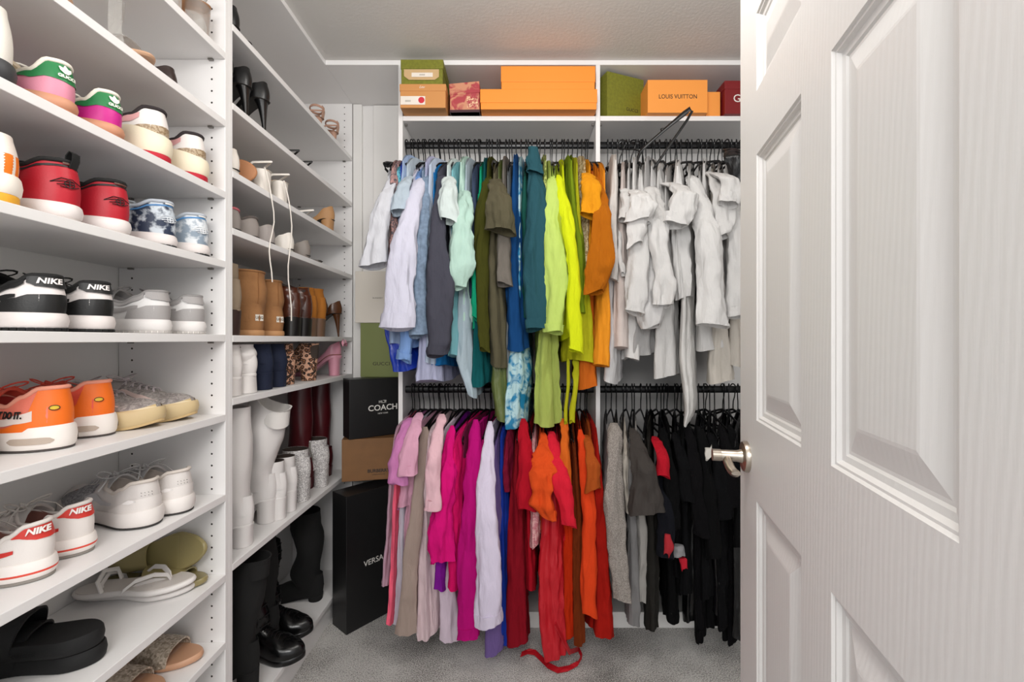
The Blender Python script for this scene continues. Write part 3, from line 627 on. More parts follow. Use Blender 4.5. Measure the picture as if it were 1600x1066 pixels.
G('LR', 'tee_shirt', 'shirt', 'charcoal tee with a wide short sleeve', '#47423f', [(1004,9,668),(1010,14,780),(1014,16,860)], [(1002,14,680),(1006,34,740),(1010,50,802)], .12)
G('LR', 'knit_sweater', 'sweater', 'dark charcoal ribbed cardigan hanging lowest of the grey clothes', fab('#2d2b28', 'knit'), [(1012,10,668),(1018,21,850),(1020,22,990)], front=.06)
G('LR', 'raglan_top', 'top', 'black top with a red plaid shoulder and a red patch near the cuff', '#121319', [(1030,9,672),(1036,16,800),(1038,18,860)], [(1036,18,740),(1040,22,800),(1041,26,871)], .09, extra=[('shoulder_patch', [(1036,16,692),(1037,19,745)], .092, '#c21a2c'), ('cuff_patch', [(1043,8,835),(1045,14,855),(1042,8,868)], .112, '#b5323a')])
BKS = [(1046,1050,26,975,'black dress with a grey white hem edge',1), (1058,1062,24,900,None,0), (1066,1072,22,935,None,0), (1076,1082,26,975,None,0), (1086,1094,22,1003,'black trousers hanging lowest with a loose drawstring',2), (1098,1104,24,940,'black top with a small white label on its shoulder',3), (1106,1112,22,985,None,0), (1116,1120,24,960,None,0), (1124,1130,24,985,None,0), (1132,1138,24,1000,None,0), (1140,1144,22,1008,None,0), (1148,1150,22,1000,None,0), (1156,1158,24,995,None,0)]
for i, (xt, xb, wb, yb, lab, ex) in enumerate(BKS):
    e = []
    if ex == 1: e = [('hem_trim', [(1058,18,852),(1060,20,870)], .05, '#9b9a9c'), ('red_flash', [(1066,10,872),(1070,8,890)], .05, '#c02434')]
    if ex == 2: e = [('drawstring', [(1094,3,985),(1092,3,1005)], .04, None)]
    if ex == 3: e = [('label_tag', [(1106,9,700),(1107,9,716)], .10, '#d8d4cc')]
    sl = [(xt, 12, 676+8*math.sin(i)), (xt+2, 20, 760), (xb+3, 22, 800+45*math.sin(i*2.3)+30)] if i % 2 == 0 else None
    G('LR', 'black_garment', 'clothing', (lab+' on the lower right rod') if lab else 'plain black garment hanging among the black clothes on the lower right rod', fab(['#060607', '#070608', '#08080a'][i % 3], 'satin' if i in (3, 7, 11) else None), [(xt, 9, 666), (lerp(xt, xb, .6), wb*.8, 800), (xb, wb, yb)], sl, .07, front=.02*(i % 3), extra=e, group=None if lab else 'plain black clothes on the lower right rod')

SEC = {'UL': (-.455, .322, RZU, 46, 'upper left rod'), 'UR': (.385, 1.03, RZU, 34, 'upper right rod'), 'LL': (-.450, .322, RZL, 42, 'lower left rod'), 'LR': (.385, 1.03, RZL, 32, 'lower right rod')}
for sec, (xa, xb_, rz, nh, desc) in SEC.items():
    gs = sorted([g for g in GAR if g['sec'] == sec], key=lambda g: IX(g['near'][0][0], YN-g['front']))
    n = len(gs); rj = random.Random(nh); slots = sorted(lerp(xa, xb_, (i+.5+rj.uniform(-.42, .42))/nh) for i in range(nh))
    used = set(); lab = 'black plastic clothes hanger hooked on the %s' % desc; grp = 'hangers on the %s' % desc
    for i, g in enumerate(gs):
        k = min(nh-1, int((i+.5)/n*nh)); used.add(k); Xh = slots[k]; rnd = random.Random(hash((sec, i)) % 1000 if False else i*37+len(sec)*11+ord(sec[0])+ord(sec[1]))
        ph = rnd.uniform(0, 6.28); near = g['near']; Xn = IX(near[0][0], YN-g['front'])
        rzz = math.atan2(Xn-Xh, .225)
        hanger((Xh, RY, rz), rzz, lab, grp)
        # the garment: body mesh in world units moved to a local frame at the hook
        t = thing(g['name'], g['label'], g['cat'], (Xh, RY, rz-.09), 0, g['group'])
        def loc_(mb, t=t):
            L = t.location; mb.v = [(p[0]-L.x, p[1]-L.y, p[2]-L.z) for p in mb.v]; return mb
        loc_(body_mesh(near, Xh, rz, ph, g['front'], g['folds'])).build('body', g['m'], t)
        if g['sl']:
            s = loc_(sleeve_mesh(g['sl'], g['slf'], ph+1, g['folds'])).build(g['slname'], g['slm'] or g['m'], t)
            if g['cuff']:
                loc_(sleeve_mesh(g['sl'], g['slf'], ph+1, g['folds']*.6, rows=4, grow=.0022, z_from=g['cuff'])).build('cuff', g['m'], s)
        for (pn, pts, fr, cc) in g['extra']:
            loc_(sleeve_mesh(pts, fr, ph+2, .6 if cc else 1, rows=10, n=14)).build(pn, fab(cc) if cc else g['m'], t)
        if 'sash trails' in g['label']:
            L = t.location; sb = MB()
            def FL(px, py): Yq = EYE*FPX/(py-531); return (IX(px, Yq), Yq, .010)
            pts = [(IX(868,1.62), 1.62, .20), (IX(890,1.64), 1.64, .08), FL(904, 1018), FL(909, 1030), FL(903, 1041), FL(888, 1049), FL(872, 1052), FL(856, 1044), FL(844, 1032), FL(836, 1024), FL(826, 1022), FL(814, 1027)]
            P2 = []
            for a, b_ in zip(pts, pts[1:]):
                for q in range(4): P2.append(tuple(lerp(a[j], b_[j], q/4) for j in range(3)))
            P2.append(pts[-1]); sb.ribbon([(p[0]-L.x, p[1]-L.y, p[2]-L.z) for p in P2], .022, .003, side=(.25, .9, .25)); sb.build('sash', g['m'], t)
    for k in range(nh):
        if k in used: continue
        Xh = slots[k]; rnd = random.Random(k*13+ord(sec[1])*7+ord(sec[0]))
        tgt = lerp(xa-.04, xb_+.03, (k+.5)/nh); hx_ = hanger((Xh, RY, rz), math.atan2(tgt-Xh, .225)+rnd.uniform(-.03, .03), lab, grp); hx_.scale = (1, 1.0+.12*rnd.random(), 1)
# odd hangers out of line
big_hanger((-.462, RY, RZU-.001), (0, 0, -.16), 'black hanger leftmost on the upper left rod, its tip sticking out past the panel')
yd = Vector((.56, -.10, .82)).normalized(); zd = Vector((-.70, .55, .45)).normalized(); xd = yd.cross(zd).normalized(); zd = xd.cross(yd)
oc = Vector((IX(1010, 1.77), 1.77, IZ(240, 1.77)))+zd*.115
big_hanger(oc, Matrix((xd, yd, zd)).transposed().to_euler(), 'empty black hanger lying diagonally over the upper right rod')
big_hanger((.452, RY, RZU), (.05, .10, 1.05), 'black hanger twisted sideways on the upper right rod near the divider panel')
big_hanger((.545, RY, RZU), (-.05, -.1, -1.0), 'black plastic hanger turned towards the room in the middle of the upper right rod')
big_hanger((.50, RY, RZU), (0, .16, .8), 'black hanger leaning across its neighbours left of the crew neck top')
# ---------------------------------------------------------------- footwear
SB = [(0, .70), (.15, .74), (.42, .68), (.72, 1), (.86, .93), (1, .8)]
class Foot:
    def __init__(s, L=.285, W=.104, H=None, o1=.36, o2=.50, base=.03, lift=0, toe='round', inset=.16, heelin=.004, opx=.42, B=SB, xk=.70, spring=.008, arch=.62):
        s.L, s.W, s.base, s.lift, s.o1, s.o2, s.inset, s.heelin, s.xk, s.toe, s.B, s.spring, s.arch = L, W, base, lift, o1, o2, inset, heelin, xk, toe, B, spring, arch
        s.H = H or [(0, .094), (.10, .090), (.24, .070), (.36, .074), (.46, .088), (.62, .078), (.8, .062), (1, .052)]
        N_ = 240; s.tab = [(0, 0)]; px_, py_ = s.out(0); acc = 0
        for i in range(1, N_+1):
            th = PI*i/N_; x, y = s.out(th); acc += math.hypot(x-px_, y-py_); s.tab.append((acc, th)); px_, py_ = x, y
        s.A = acc
    def out(s, th):
        u = .5*(1-math.cos(th)); e = 1
        if u < .20: e *= math.sqrt(max(0, 1-((.20-u)/.20)**2))
        k = .32 if s.toe == 'round' else (.42 if s.toe == 'point' else .16)
        if u > 1-k:
            q = (u-1+k)/k; e *= (max(0, 1-q**2.1))**.5 if s.toe != 'point' else max(0, 1-q**1.7)**.85
        y = spline(s.B, u)*s.W/2*e
        return u*s.L, (y if th >= 0 else -y)
    def th(s, a):
        sg = 1 if a >= 0 else -1; a = min(abs(a), s.A); lo, hi = 0, len(s.tab)-1
        while hi-lo > 1:
            m_ = (lo+hi)//2
            if s.tab[m_][0] <= a: lo = m_
            else: hi = m_
        a0, t0_ = s.tab[lo]; a1, t1 = s.tab[hi]
        return sg*(t0_+(t1-t0_)*((a-a0)/(a1-a0+1e-9)))
    def lz(s, u):
        v = 0
        if s.lift:
            q = min(1, max(0, (s.arch-u)/(s.arch-.12))); v = s.lift*(q*q*(3-2*q))
        return v + (s.spring*max(0, (u-.78)/.22)**2)
    def P(s, th, t):
        xo, yo = s.out(abs(th)); yo = yo if th >= 0 else -yo; u = xo/s.L
        q = min(1, max(0, (u-s.o1)/(s.o2-s.o1))); cov = q*q*(3-2*q); f = t**2.3
        y = yo*(1-f*cov-(1-cov)*s.inset*t**1.3)*(1+.06*math.sin(PI*t)*(1-.4*cov))
        x = xo+(s.heelin*t*(1-u/.2) if u < .2 else 0)-.004*math.sin(PI*min(1, t*1.1))*(1 if u < .05 else 0)
        if xo > s.xk*s.L: x -= (xo-s.xk*s.L)*f*cov*.75
        Hh = spline(s.H, u); g = t*(1-cov)+math.sin(t*PI/2)**.9*cov
        return Vector((x, y, s.base+(Hh-s.base)*g+s.lz(u)))
    def N(s, th, t):
        e = .02; a = s.P(th+e, t)-s.P(th-e, t); b_ = s.P(th, min(1, t+e))-s.P(th, max(0, t-e)); n = a.cross(b_)
        if n.length < 1e-12: return Vector((0, 0, 1))
        n.normalize(); c = s.P(th, t); 
        if n.dot(Vector((c.x-s.L*.45, c.y, .03))) < 0: n = -n
        return n
    def S(s, a, t, off=0):
        th = s.th(a); return s.P(th, t)+s.N(th, t)*off
    def T(s, a, z): # surface point from arclength and height
        th = s.th(a); u = s.out(abs(th))[0]/s.L; Hh = spline(s.H, u); return (z-s.base)/(Hh-s.base)
    def upper(s, mb=None, n=72, m_=14, t1=1.0, mi=0):
        mb = mb or MB(); rows = []
        for i in range(m_+1):
            t = i/m_*t1; rows.append([s.P(-PI+2*PI*k/n, t) for k in range(n)])
        mb.grid(rows, True, mi); return mb
    def lining(s, depth=.045, xs=.40):
        mb = MB(); ths = [t for t in [-PI+2*PI*k/96 for k in range(97)] if s.out(abs(t))[0]/s.L < s.o2-.02]
        rim = [s.P(t, 1) for t in ths]; rows = [rim]
        cx = s.L*.22; zb = s.base+.006
        r1 = [Vector((lerp(p.x, cx, .05), p.y*.88, p.z+.001)) for p in rim]; r2 = [Vector((lerp(p.x, cx, .10), p.y*.78, lerp(p.z, zb+s.lz(p.x/s.L), .5))) for p in rim]
        r3 = [Vector((lerp(p.x, cx, .08), p.y*.85, zb+s.lz(p.x/s.L))) for p in rim]
        mb.grid([rim, r1, r2, r3], True, 0, False, True); return mb
    def band(s, z0, z1, grow=0, n=80, f0=None, f1=None, bulge=.003, mi=0, mb=None, caps=True):
        # ring wall around the outline between heights (constant or function of u)
        mb = mb or MB(); rows = []
        for j, q in enumerate((0, .12, .5, .88, 1)):
            row = []
            for k in range(n):
                th = -PI+2*PI*k/n; x, y = s.out(abs(th)); y = y if th >= 0 else -y; u = x/s.L
                a_ = (f0(u) if f0 else z0); b_ = (f1(u) if f1 else z1)
                g = grow+bulge*math.sin(PI*q)-(.0015 if q in (0, 1) else 0); dx = (x-s.L*.5)/(s.L*.5); ny = (y/(s.W/2))
                row.append(Vector((x+g*dx, y+g*ny, lerp(a_, b_, q)+s.lz(u))))
            rows.append(row)
        if caps:
            n0 = len(mb.v); mb.grid(rows, True, mi)
            for r in (rows[0], rows[-1]):   # quad-strip caps so a lifted sole stays curved
                h = n//2; L_ = [r[k] for k in range(h, n)] + [r[0]]; R_ = [r[h-k] for k in range(h+1)]
                vs = L_+R_; c = len(L_); mb.add(vs, [(i, i+1, c+i+1, c+i) for i in range(min(len(L_), len(R_))-1)], mi)
        else: mb.grid(rows, True, mi)
        return mb
    def patch(s, pts, sgn=1, off=.0014, sub=5, nv=7, mb=None):
        mb = mb or MB()
        for sg in (sgn,):
            rows = []
            for (a, l0, h0), (c, l1, h1) in zip(pts, pts[1:]):
                for q in range(sub):
                    f = q/sub; aa, ll, hh = lerp(a, c, f), lerp(l0, l1, f), lerp(h0, h1, f)
                    rows.append([s.S(sg*aa, lerp(ll, hh, v/nv), off) for v in range(nv+1)])
            a, l0, h0 = pts[-1]; rows.append([s.S(sg*a, lerp(l0, h0, v/nv), off) for v in range(nv+1)])
            mb.grid(rows)
        return mb
    def text(s, txt, size, a0, z0, off=.0046, **kw):
        vs, fs = text_mesh(txt, size, extrude=.0004, **kw); mb = MB(); out = []
        for p in vs:
            a = a0-p.x; out.append(s.S(a, s.T(a, z0+p.y), off+p.z))
        mb.add(out, fs); return mb
    def strokes(s, lines, a0, z0, r=.0008, off=.0034):
        mb = MB()
        for ln in lines:
            mb.tube([s.S(a0-x, s.T(a0-x, z0+y), off) for (x, y) in ln], r, 5)
        return mb
LEA = {}
def lea(c, kind=None, c2=None, rough=.5, **k):
    key = (c, kind, c2, rough)
    if key not in LEA: LEA[key] = mat('leather_'+c.strip('#'), c, rough, kind=kind, col2=c2, bump=.12, bscale=350, **k)
    return LEA[key]
def laces(f, m, parent, bow=True, seed=0, u0=.47, u1=.68, n=5):
    rd = random.Random(seed); b = MB()
    for i in range(n):
        u = lerp(u0, u1, i/(n-1)); z = spline(f.H, u)+f.lz(u)+.003; x = u*f.L; w_ = .019-.002*i
        for sg in (1, -1):
            b.tube([(x-.004*sg, -w_, z-.006), (x, -w_*.6, z+.002), (x+.003*sg, 0, z+.0045), (x+.006*sg, w_*.6, z+.002), (x+.008*sg, w_, z-.006)], .0021, 6, flat=.6)
    if bow:
        x = u0*f.L-.006; z = spline(f.H, u0)+f.lz(u0)+.008
        for sg in (1, -1):
            lp = []
            for k in range(13):
                a = 2*PI*k/12; lp.append((x+.012*math.sin(a)*(1+.3*sg)-.012*(1-math.cos(a))*.6, sg*(.004+.021*(1-math.cos(a))*.9), z+.010*math.sin(a/2)+.006*math.sin(a)*sg))
            b.tube(lp, .0022, 6, flat=.6)
            e = [(x, sg*.004, z), (x-.012, sg*.02, z+.006), (x-.022+rd.uniform(-.01, .01), sg*.034, z-.004), (x-.030+rd.uniform(-.01, .02), sg*.046, z-.022)]
            b.tube(e, .0019, 6, flat=.6)
        b.tube([(x-.005, -.004, z), (x+.004, 0, z+.005), (x-.003, .005, z)], .0045, 6)
    return b.build('laces', m, parent)
def tongue(f, m, parent, rise=.016, u0=.64, u1=.35):
    rows = []; b = MB()
    for i in range(9):
        t = i/8; u = lerp(u0, u1, t); z = spline(f.H, max(u, .46))+f.lz(u)-.002+rise*t**1.6; w_ = lerp(.016, .030, t)
        rows.append([Vector((u*f.L-.006*(v*v), v*w_, z-.011*v*v*(1+t))) for v in [-1, -.66, -.33, 0, .33, .66, 1]])
    low = [[p+Vector((.002, 0, -.005)) for p in r] for r in rows]
    loop = [r+list(reversed(l)) for r, l in zip(rows, low)]
    b.grid(loop, True, 0, True, True); return b.build('tongue', m, parent)
def sneaker(label, loc, rz, f=None, up='#ffffff', lin_='#cccccc', mid='#eeeeee', out='#222222', lace='#eeeeee', tng=None, patches=(), texts=(), midh=None, outh=.006, grp=None, name='sneaker', bow=True, collar=None, treads=0, strokes=(), upm=None, seed=0, pull=None, midgrow=.004, windows=()):
    f = f or Foot(); t = thing(name, label, 'shoe', loc, rz, grp)
    midh = midh or (lambda u: f.base+.003)
    o = f.upper().build('upper', upm or lea(up), t)
    f.lining().build('lining', lea(lin_, rough=.8), t)
    mo = f.band(outh, f.base, grow=midgrow, f1=midh).build('midsole', lea(mid, rough=.55), t)
    ob = f.band(.0003, outh+.0005, grow=midgrow-.001, bulge=0)
    so = ob.build('outsole', lea(out, rough=.7), t)
    if treads:
        tb = MB()
        for k in range(treads):
            a = lerp(-.055, .16, k/(treads-1)); th = f.th(a); x, y = f.out(abs(th)); y = y if th >= 0 else -y; g = midgrow+.0002
            dx = (x-f.L*.5)/(f.L*.5); c = Vector((x+g*dx, y+g*(y/(f.W/2)), 0)); n_ = f.N(th, .2); n_.z = 0; n_.normalize(); tg = Vector((-n_.y, n_.x, 0))
            vs = [c+tg*(sx*.0040)+n_*(d)+Vector((0, 0, z)) for z in (.0010, outh) for (sx, d) in ((-1, -.002), (1, -.002), (1, .0012), (-1, .0012))]
            tb.add(vs, [(0, 1, 2, 3), (4, 5, 6, 7), (0, 1, 5, 4), (1, 2, 6, 5), (2, 3, 7, 6), (3, 0, 4, 7)])
        tb.build('tread', lea('#0e0e0e' if out != '#e8e4e0' else '#bdb8b4', rough=.8), so, smooth=False)
    for w_ in windows:   # (a0,a1,z0,z1) visible air unit
        wb = MB(); rows = []
        for k in range(13):
            a = lerp(w_[0], w_[1], k/12); e = math.sqrt(max(.02, 1-(2*k/12-1)**6)); zc = (w_[2]+w_[3])/2; hh = (w_[3]-w_[2])/2*e
            th = f.th(a); x, y = f.out(abs(th)); y = y if th >= 0 else -y; g = midgrow+.0034; dx = (x-f.L*.5)/(f.L*.5)
            rows.append([Vector((x+g*dx, y+g*(y/(f.W/2)), zc-hh)), Vector((x+g*dx, y+g*(y/(f.W/2)), zc+hh))])
        wb.grid(rows); wb.build('air_window', lea('#b8a89a', rough=.2), mo)
    for ip, (pn, c, pts, both) in enumerate(patches):
        for sg in ((1, -1) if both else (1,)): f.patch(pts, sg, off=.0012+.0004*ip).build(pn, c if not isinstance(c, str) else lea(c), t)
    for (txt, size, c, a0, z0, kw) in texts:
        f.text(txt, size, a0, z0, **kw).build('lettering', lea(c), o, smooth=False)
    for (lines, a0, z0, r, c) in strokes: f.strokes(lines, a0, z0, r).build('emblem', lea(c), o)
    if collar:
        rim = [f.P(th, 1)+Vector((0, 0, -.001)) for th in [-PI+2*PI*k/96 for k in range(97)] if f.out(abs(th))[0]/f.L < f.o2-.03]
        MB().tube(rim, .0042, 8).build('collar', lea(collar, rough=.8), t)
    tongue(f, lea(tng or up), t)
    if lace: laces(f, lea(lace, rough=.85), t, bow, seed)
    if pull:
        z = spline(f.H, 0)+f.lz(0); b = MB(); b.ribbon([(.002, 0, z-.012), (-.004, 0, z+.002), (-.004, 0, z+.014), (.002, 0, z+.018), (.008, 0, z+.010), (.010, 0, z-.006)], .014, .002); b.build('pull_tab', lea(pull, rough=.8), t)
    return t
def shoe_sole(f, parent, c_out, c_bed, th=.006, name='sole', bedname='insole', fn=None):
    b = f.band(-th, 0, bulge=.0008, f0=fn); o = b.build(name, lea(c_out) if isinstance(c_out, str) else c_out, parent)
    i = f.band(0, .003, grow=-.003, bulge=0); i.build(bedname, lea(c_bed, rough=.6) if isinstance(c_bed, str) else c_bed, parent); return o
def block_heel(f, hz, x0, x1, w0, w1, taper, m, parent, name='heel', stil=False, z0=0.0, xs=0):
    b = MB(); rows = []
    for i in range(9):
        t = i/8; z = lerp(hz+.004, z0+.0005, t); k = (t**.55 if stil else t); xc = lerp((x0+x1)/2, (x0+x1)/2*(.55 if stil else 1)+xs, k); hx = (x1-x0)/2*lerp(1, taper, k); hy = lerp(w0, w1, k)
        rows.append([Vector((xc+hx*(1 if math.cos(a) > 0 else -1)*abs(math.cos(a))**.88, hy*(1 if math.sin(a) > 0 else -1)*abs(math.sin(a))**.88, z)) for a in [2*PI*q/24 for q in range(24)]])
    b.grid(rows, True, 0, True, True); return b.build(name, m, parent)
def boot(label, loc, rz, m, lift=.0, shaft=.12, rx=.045, ry=.04, L=.25, W=.088, soleth=.008, heel='flat', heelm=None, solem=None, top=None, xc=None, toe='round', slouch=0, zip_=False, laced=False, tag_=None, cat='boot', name='ankle_boot', group=None, lining_='#3a302a', lean=0, mid_=None, trim=None, fl=1.0, bulk=0, rim=.085):
    t = thing(name, label, cat, loc, rz, group)
    base = soleth; H = [(0, rim+soleth), (.18, rim+soleth), (.36, rim+.003+soleth), (.55, min(rim, .066)+soleth), (.8, .046+soleth), (1, .038+soleth)]
    f = Foot(L=L, W=W, H=H, o1=.18, o2=.46, base=base, lift=lift, toe=toe, inset=.06, heelin=.0)
    f.upper(m_=12).build('upper', m, t)
    sm = solem or m
    f.band(.0005, base, grow=(.002 if not lift else .0004)+bulk, bulge=.001).build('sole', sm, t)
    zt = lift+.028+base; zT = zt+shaft+.027; xc = xc or rx+.008; b = MB(); rows = []; n = 28; R = 18
    for i in range(R+1):
        q = i/R; z = lerp(zt, zT, q); qq = min(1, q*(shaft+.027)/.060); qq = qq*qq*(3-2*qq); kx = lerp(L*.205+.002, rx, qq); c0 = lerp(L*.205-.001, xc, qq); kx = kx*lerp(1, fl, q); ky = lerp(W*.372+.003, ry, qq)*lerp(1, fl, q)
        c0 += lean*q*q+slouch*.008*math.sin(q*9)
        row = []
        for k in range(n):
            a = 2*PI*k/n; w_ = 1+slouch*(.07*math.sin(2*a+9*q)+.06*noise.noise(Vector((math.cos(a)*2, math.sin(a)*2, q*7+lift*40+loc[1]*9))))+(0.02*math.sin(3*a+q*5))
            row.append((c0+kx*w_*math.cos(a), ky*w_*math.sin(a), z+(top[0]*math.cos(a)+top[1]*math.sin(2*a+1) if top and i == R else (top[0]*math.cos(a)*q**6 if top else 0))))
        rows.append(row)
    b.grid(rows, True, 0)
    ca = sum(p[0] for p in rows[-1])/n; b2 = MB(); inn = [[(lerp(p[0], ca, .08*j), lerp(p[1], 0, .08*j), p[2]-.0005-(.06 if j == 2 else 0)) for p in rows[-1]] for j in (0, 1, 2)]
    sh = b.build('shaft', m, t); b2.grid(inn, True, 0, False, True); b2.build('lining', lea(lining_, rough=.9), sh)
    hz = lift
    if heel == 'block': block_heel(f, hz, -.0005, .060, W*.355, W*.33, .90, heelm or m, t)
    elif heel == 'stack': block_heel(f, hz, -.0005, .062, W*.36, W*.34, .84, heelm or m, t)
    elif heel == 'stiletto': block_heel(f, hz, .004, .050, W*.3, .005, .16, heelm or m, t, stil=True)
    elif heel == 'flare': block_heel(f, hz, .002, .058, W*.34, W*.40, 1.05, heelm or m, t)
    if name == 'sheepskin_boot': b9 = MB(); b9.tube([(min(p[0] for p in r)-.0006, 0, r[0][2]) for r in rows], .0014, 6); b9.build('heel_seam', lea('#8a5c34', rough=.9), sh)
    if trim: 
        rim = [(p[0], p[1], p[2]) for p in rows[-1]]; MB().tube(rim, .0035, 6, closed=True).build('cuff_trim', trim, sh)
    if zip_:
        b3 = MB(); b3.ribbon([(p[7][0], p[7][1]+.0012, p[7][2]) for p in rows[1:-1]], .006, .001, side=(1, 0, 0)); b3.build('zipper', lea('#8a8880', rough=.3), sh)
    if laced:
        b3 = MB()
        for i in range(3, R, 2):
            p = rows[i]; b3.tube([(p[3][0]+.002, p[3][1]+.002, p[3][2]), (p[0][0]+.004, 0, p[0][2]+.006), (p[-3][0]+.002, p[-3][1]-.002, p[-3][2])], .0018, 5)
        for i in range(5):
            u = .46+.05*i; z = spline(H, u)+f.lz(u)+.003; b3.tube([(u*L, -.018, z-.006), (u*L, 0, z+.003), (u*L, .018, z-.006)], .0018, 5)
        b3.build('laces', lea('#101010'), t)
    if tag_:
        b4 = MB(); b4.box(-.0036, -.0026, -.014, .014, base+.030, base+.050); b4.build('heel_label', lea('#e4ddd2'), t, smooth=False)
        vs, fs = text_mesh(tag_, .0125, bold=.0003, extrude=.0002); b5 = MB(); b5.add([Vector((-.0038, -p.x, base+.040+p.y)) for p in vs], fs); b5.build('lettering', P_ink, t, smooth=False)
    return t
def pump(label, loc, rz, m, lift=.09, L=.235, W=.078, open_=True, toe='point', solec='#1a1512', bed='#2a2320', strap=None, heel='stiletto', heelm=None, name='high_heel', plat=0, group=None, rot=None, toecut=False, strapm=None):
    t = thing(name, label, 'shoe', loc, rz, group, rot=rot)
    f = Foot(L=L, W=W, H=[(0, .062), (.12, .050), (.3, .026), (.5, .022), (.66, .034), (.8, .036), (1, .022)], o1=.60, o2=.74, base=.004+plat, lift=lift, toe=toe, inset=.03, heelin=.006, arch=.66, spring=.004)
    f.base = .004+plat; f.H = [(u, h+plat) for u, h in f.H]
    if plat: f.band(.0005, plat, grow=.001, f0=None).build('platform', m, t)
    b = f.band(plat+.0005 if plat else .0005, .004+plat); b.build('sole', lea(solec), t)
    if open_: f.upper(m_=10).build('upper', m, t); 
    bb = MB(); f.band(.0045+plat, .006+plat, grow=-.003, bulge=0, mb=bb); bb.build('insole', lea(bed, rough=.6), t)
    if heel == 'stiletto': block_heel(f, lift+plat*.5, .004, .045, W*.30, .0045, .16, heelm or m, t, stil=True)
    else: block_heel(f, lift+plat*.5, .002, .056, W*.36, W*.34, .84, heelm or m, t)
    sm = strapm or m
    for (kind) in (strap or ()):
        z0 = plat+.006
        if kind == 'toe': arc_strap(f, .74, .024, .030, sm, t, z0)
        if kind == 'toe2': arc_strap(f, .62, .022, .012, sm, t, z0)
        if kind == 'ankle':
            zt = lift+plat+.060-.008; b = MB(); ring = [(.026+.028*math.cos(a), .026*math.sin(a), zt-.012+.006*math.sin(a)) for a in [2*PI*k/20 for k in range(20)]]; b.tube(ring, .003, 6, closed=True, flat=1.8); b.build('ankle_strap', sm, t)
            b = MB(); b.ribbon([(.003, 0, lift+plat+.004), (-.002, 0, lift+plat+.03), (0.0, 0, zt)], .022, .002); b.build('heel_counter', sm, t)
        if kind == 'back':
            b = MB(); b.tube([(.10, .026, lift*.7), (.04, .030, lift+.022), (-.004, 0, lift+.035), (.04, -.030, lift+.022), (.10, -.026, lift*.7)], .0025, 6, flat=1.6); b.build('back_strap', sm, t)
    return t
def arc_strap(f, u, height, width, m, parent, z0=0, name='strap', tiltx=0.0, thick=.002, asym=0):
    x = u*f.L; th = math.acos(1-2*u); w_ = f.out(th)[1]+.001; b = MB(); pts = []
    for k in range(13):
        a = PI*k/12; pts.append((x+tiltx*math.cos(a), -w_*math.cos(a)*(1+.06*math.sin(a)), z0-.003+f.lz(u)+height*math.sin(a)**.7))
    b.ribbon(pts, width, thick, side=(1, 0, 0)); return b.build(name, m, parent)
def slide(label, loc, rz, sole, strapm, th=.034, L=.275, W=.104, u0=.46, u1=.84, hgt=.062, name='slide_sandal', bed=None, group=None, rot=None, rimmed=True, texts=()):
    t = thing(name, label, 'sandal', loc, rz, group, rot=rot)
    f = Foot(L=L, W=W, base=th, spring=.004)
    f.band(.0005, th, f1=(lambda u: th-.004*math.sin(PI*u))).build('sole', sole, t)
    f.band(th-.003, th-.0005, grow=-.004, bulge=0, f1=lambda u: th-.001-.004*math.sin(PI*u)).build('footbed', bed or sole, t)
    rows = []; n = 20
    for j in range(9):
        u = lerp(u0, u1, j/8); x0 = u*L; wd = f.out(math.acos(1-2*u))[1]+.0025; row = []
        for k in range(n+1):
            a = PI*k/n; hh = hgt*lerp(1.05, .72, j/8); row.append(Vector((x0-.012*math.sin(a)*(1-j/8)*1.5, -wd*(1 if math.cos(a) > 0 else -1)*abs(math.cos(a))**.8, th*.45+hh*math.sin(a)**.75)))
        rows.append(row)
    b = MB(); inner = [[Vector((p.x, p.y*.94, p.z-.0035 if p.z > th*.6 else p.z)) for p in r] for r in rows]
    loop = rows+list(reversed(inner)); loop.append(rows[0]); b.grid(loop, False); b.build('strap', strapm, t)
    for (txt, size, x, z, m) in texts:
        vs, fs = text_mesh(txt, size, extrude=.0002); b5 = MB(); wd = W*.36
        b5.add([Vector((x-p.x, wd+.0062, z+p.y)) for p in vs], fs); b5.build('lettering', m, t, smooth=False)
    return t
def PT(px, py, z):
    Y = FPX*(EYE-z)/(py-531); return ((px-805)*Y/FPX, Y, z+.0005)
def SY(px, X): return X*FPX/(px-805)
# ---------------------------------------------------------------- shoes on the near unit
Z3, Z4, Z5, Z6, Z7, Z8, Z9, Z10 = 1.6295, 1.4395, 1.2385, 1.0205, .8015, .5825, .3975, .2255
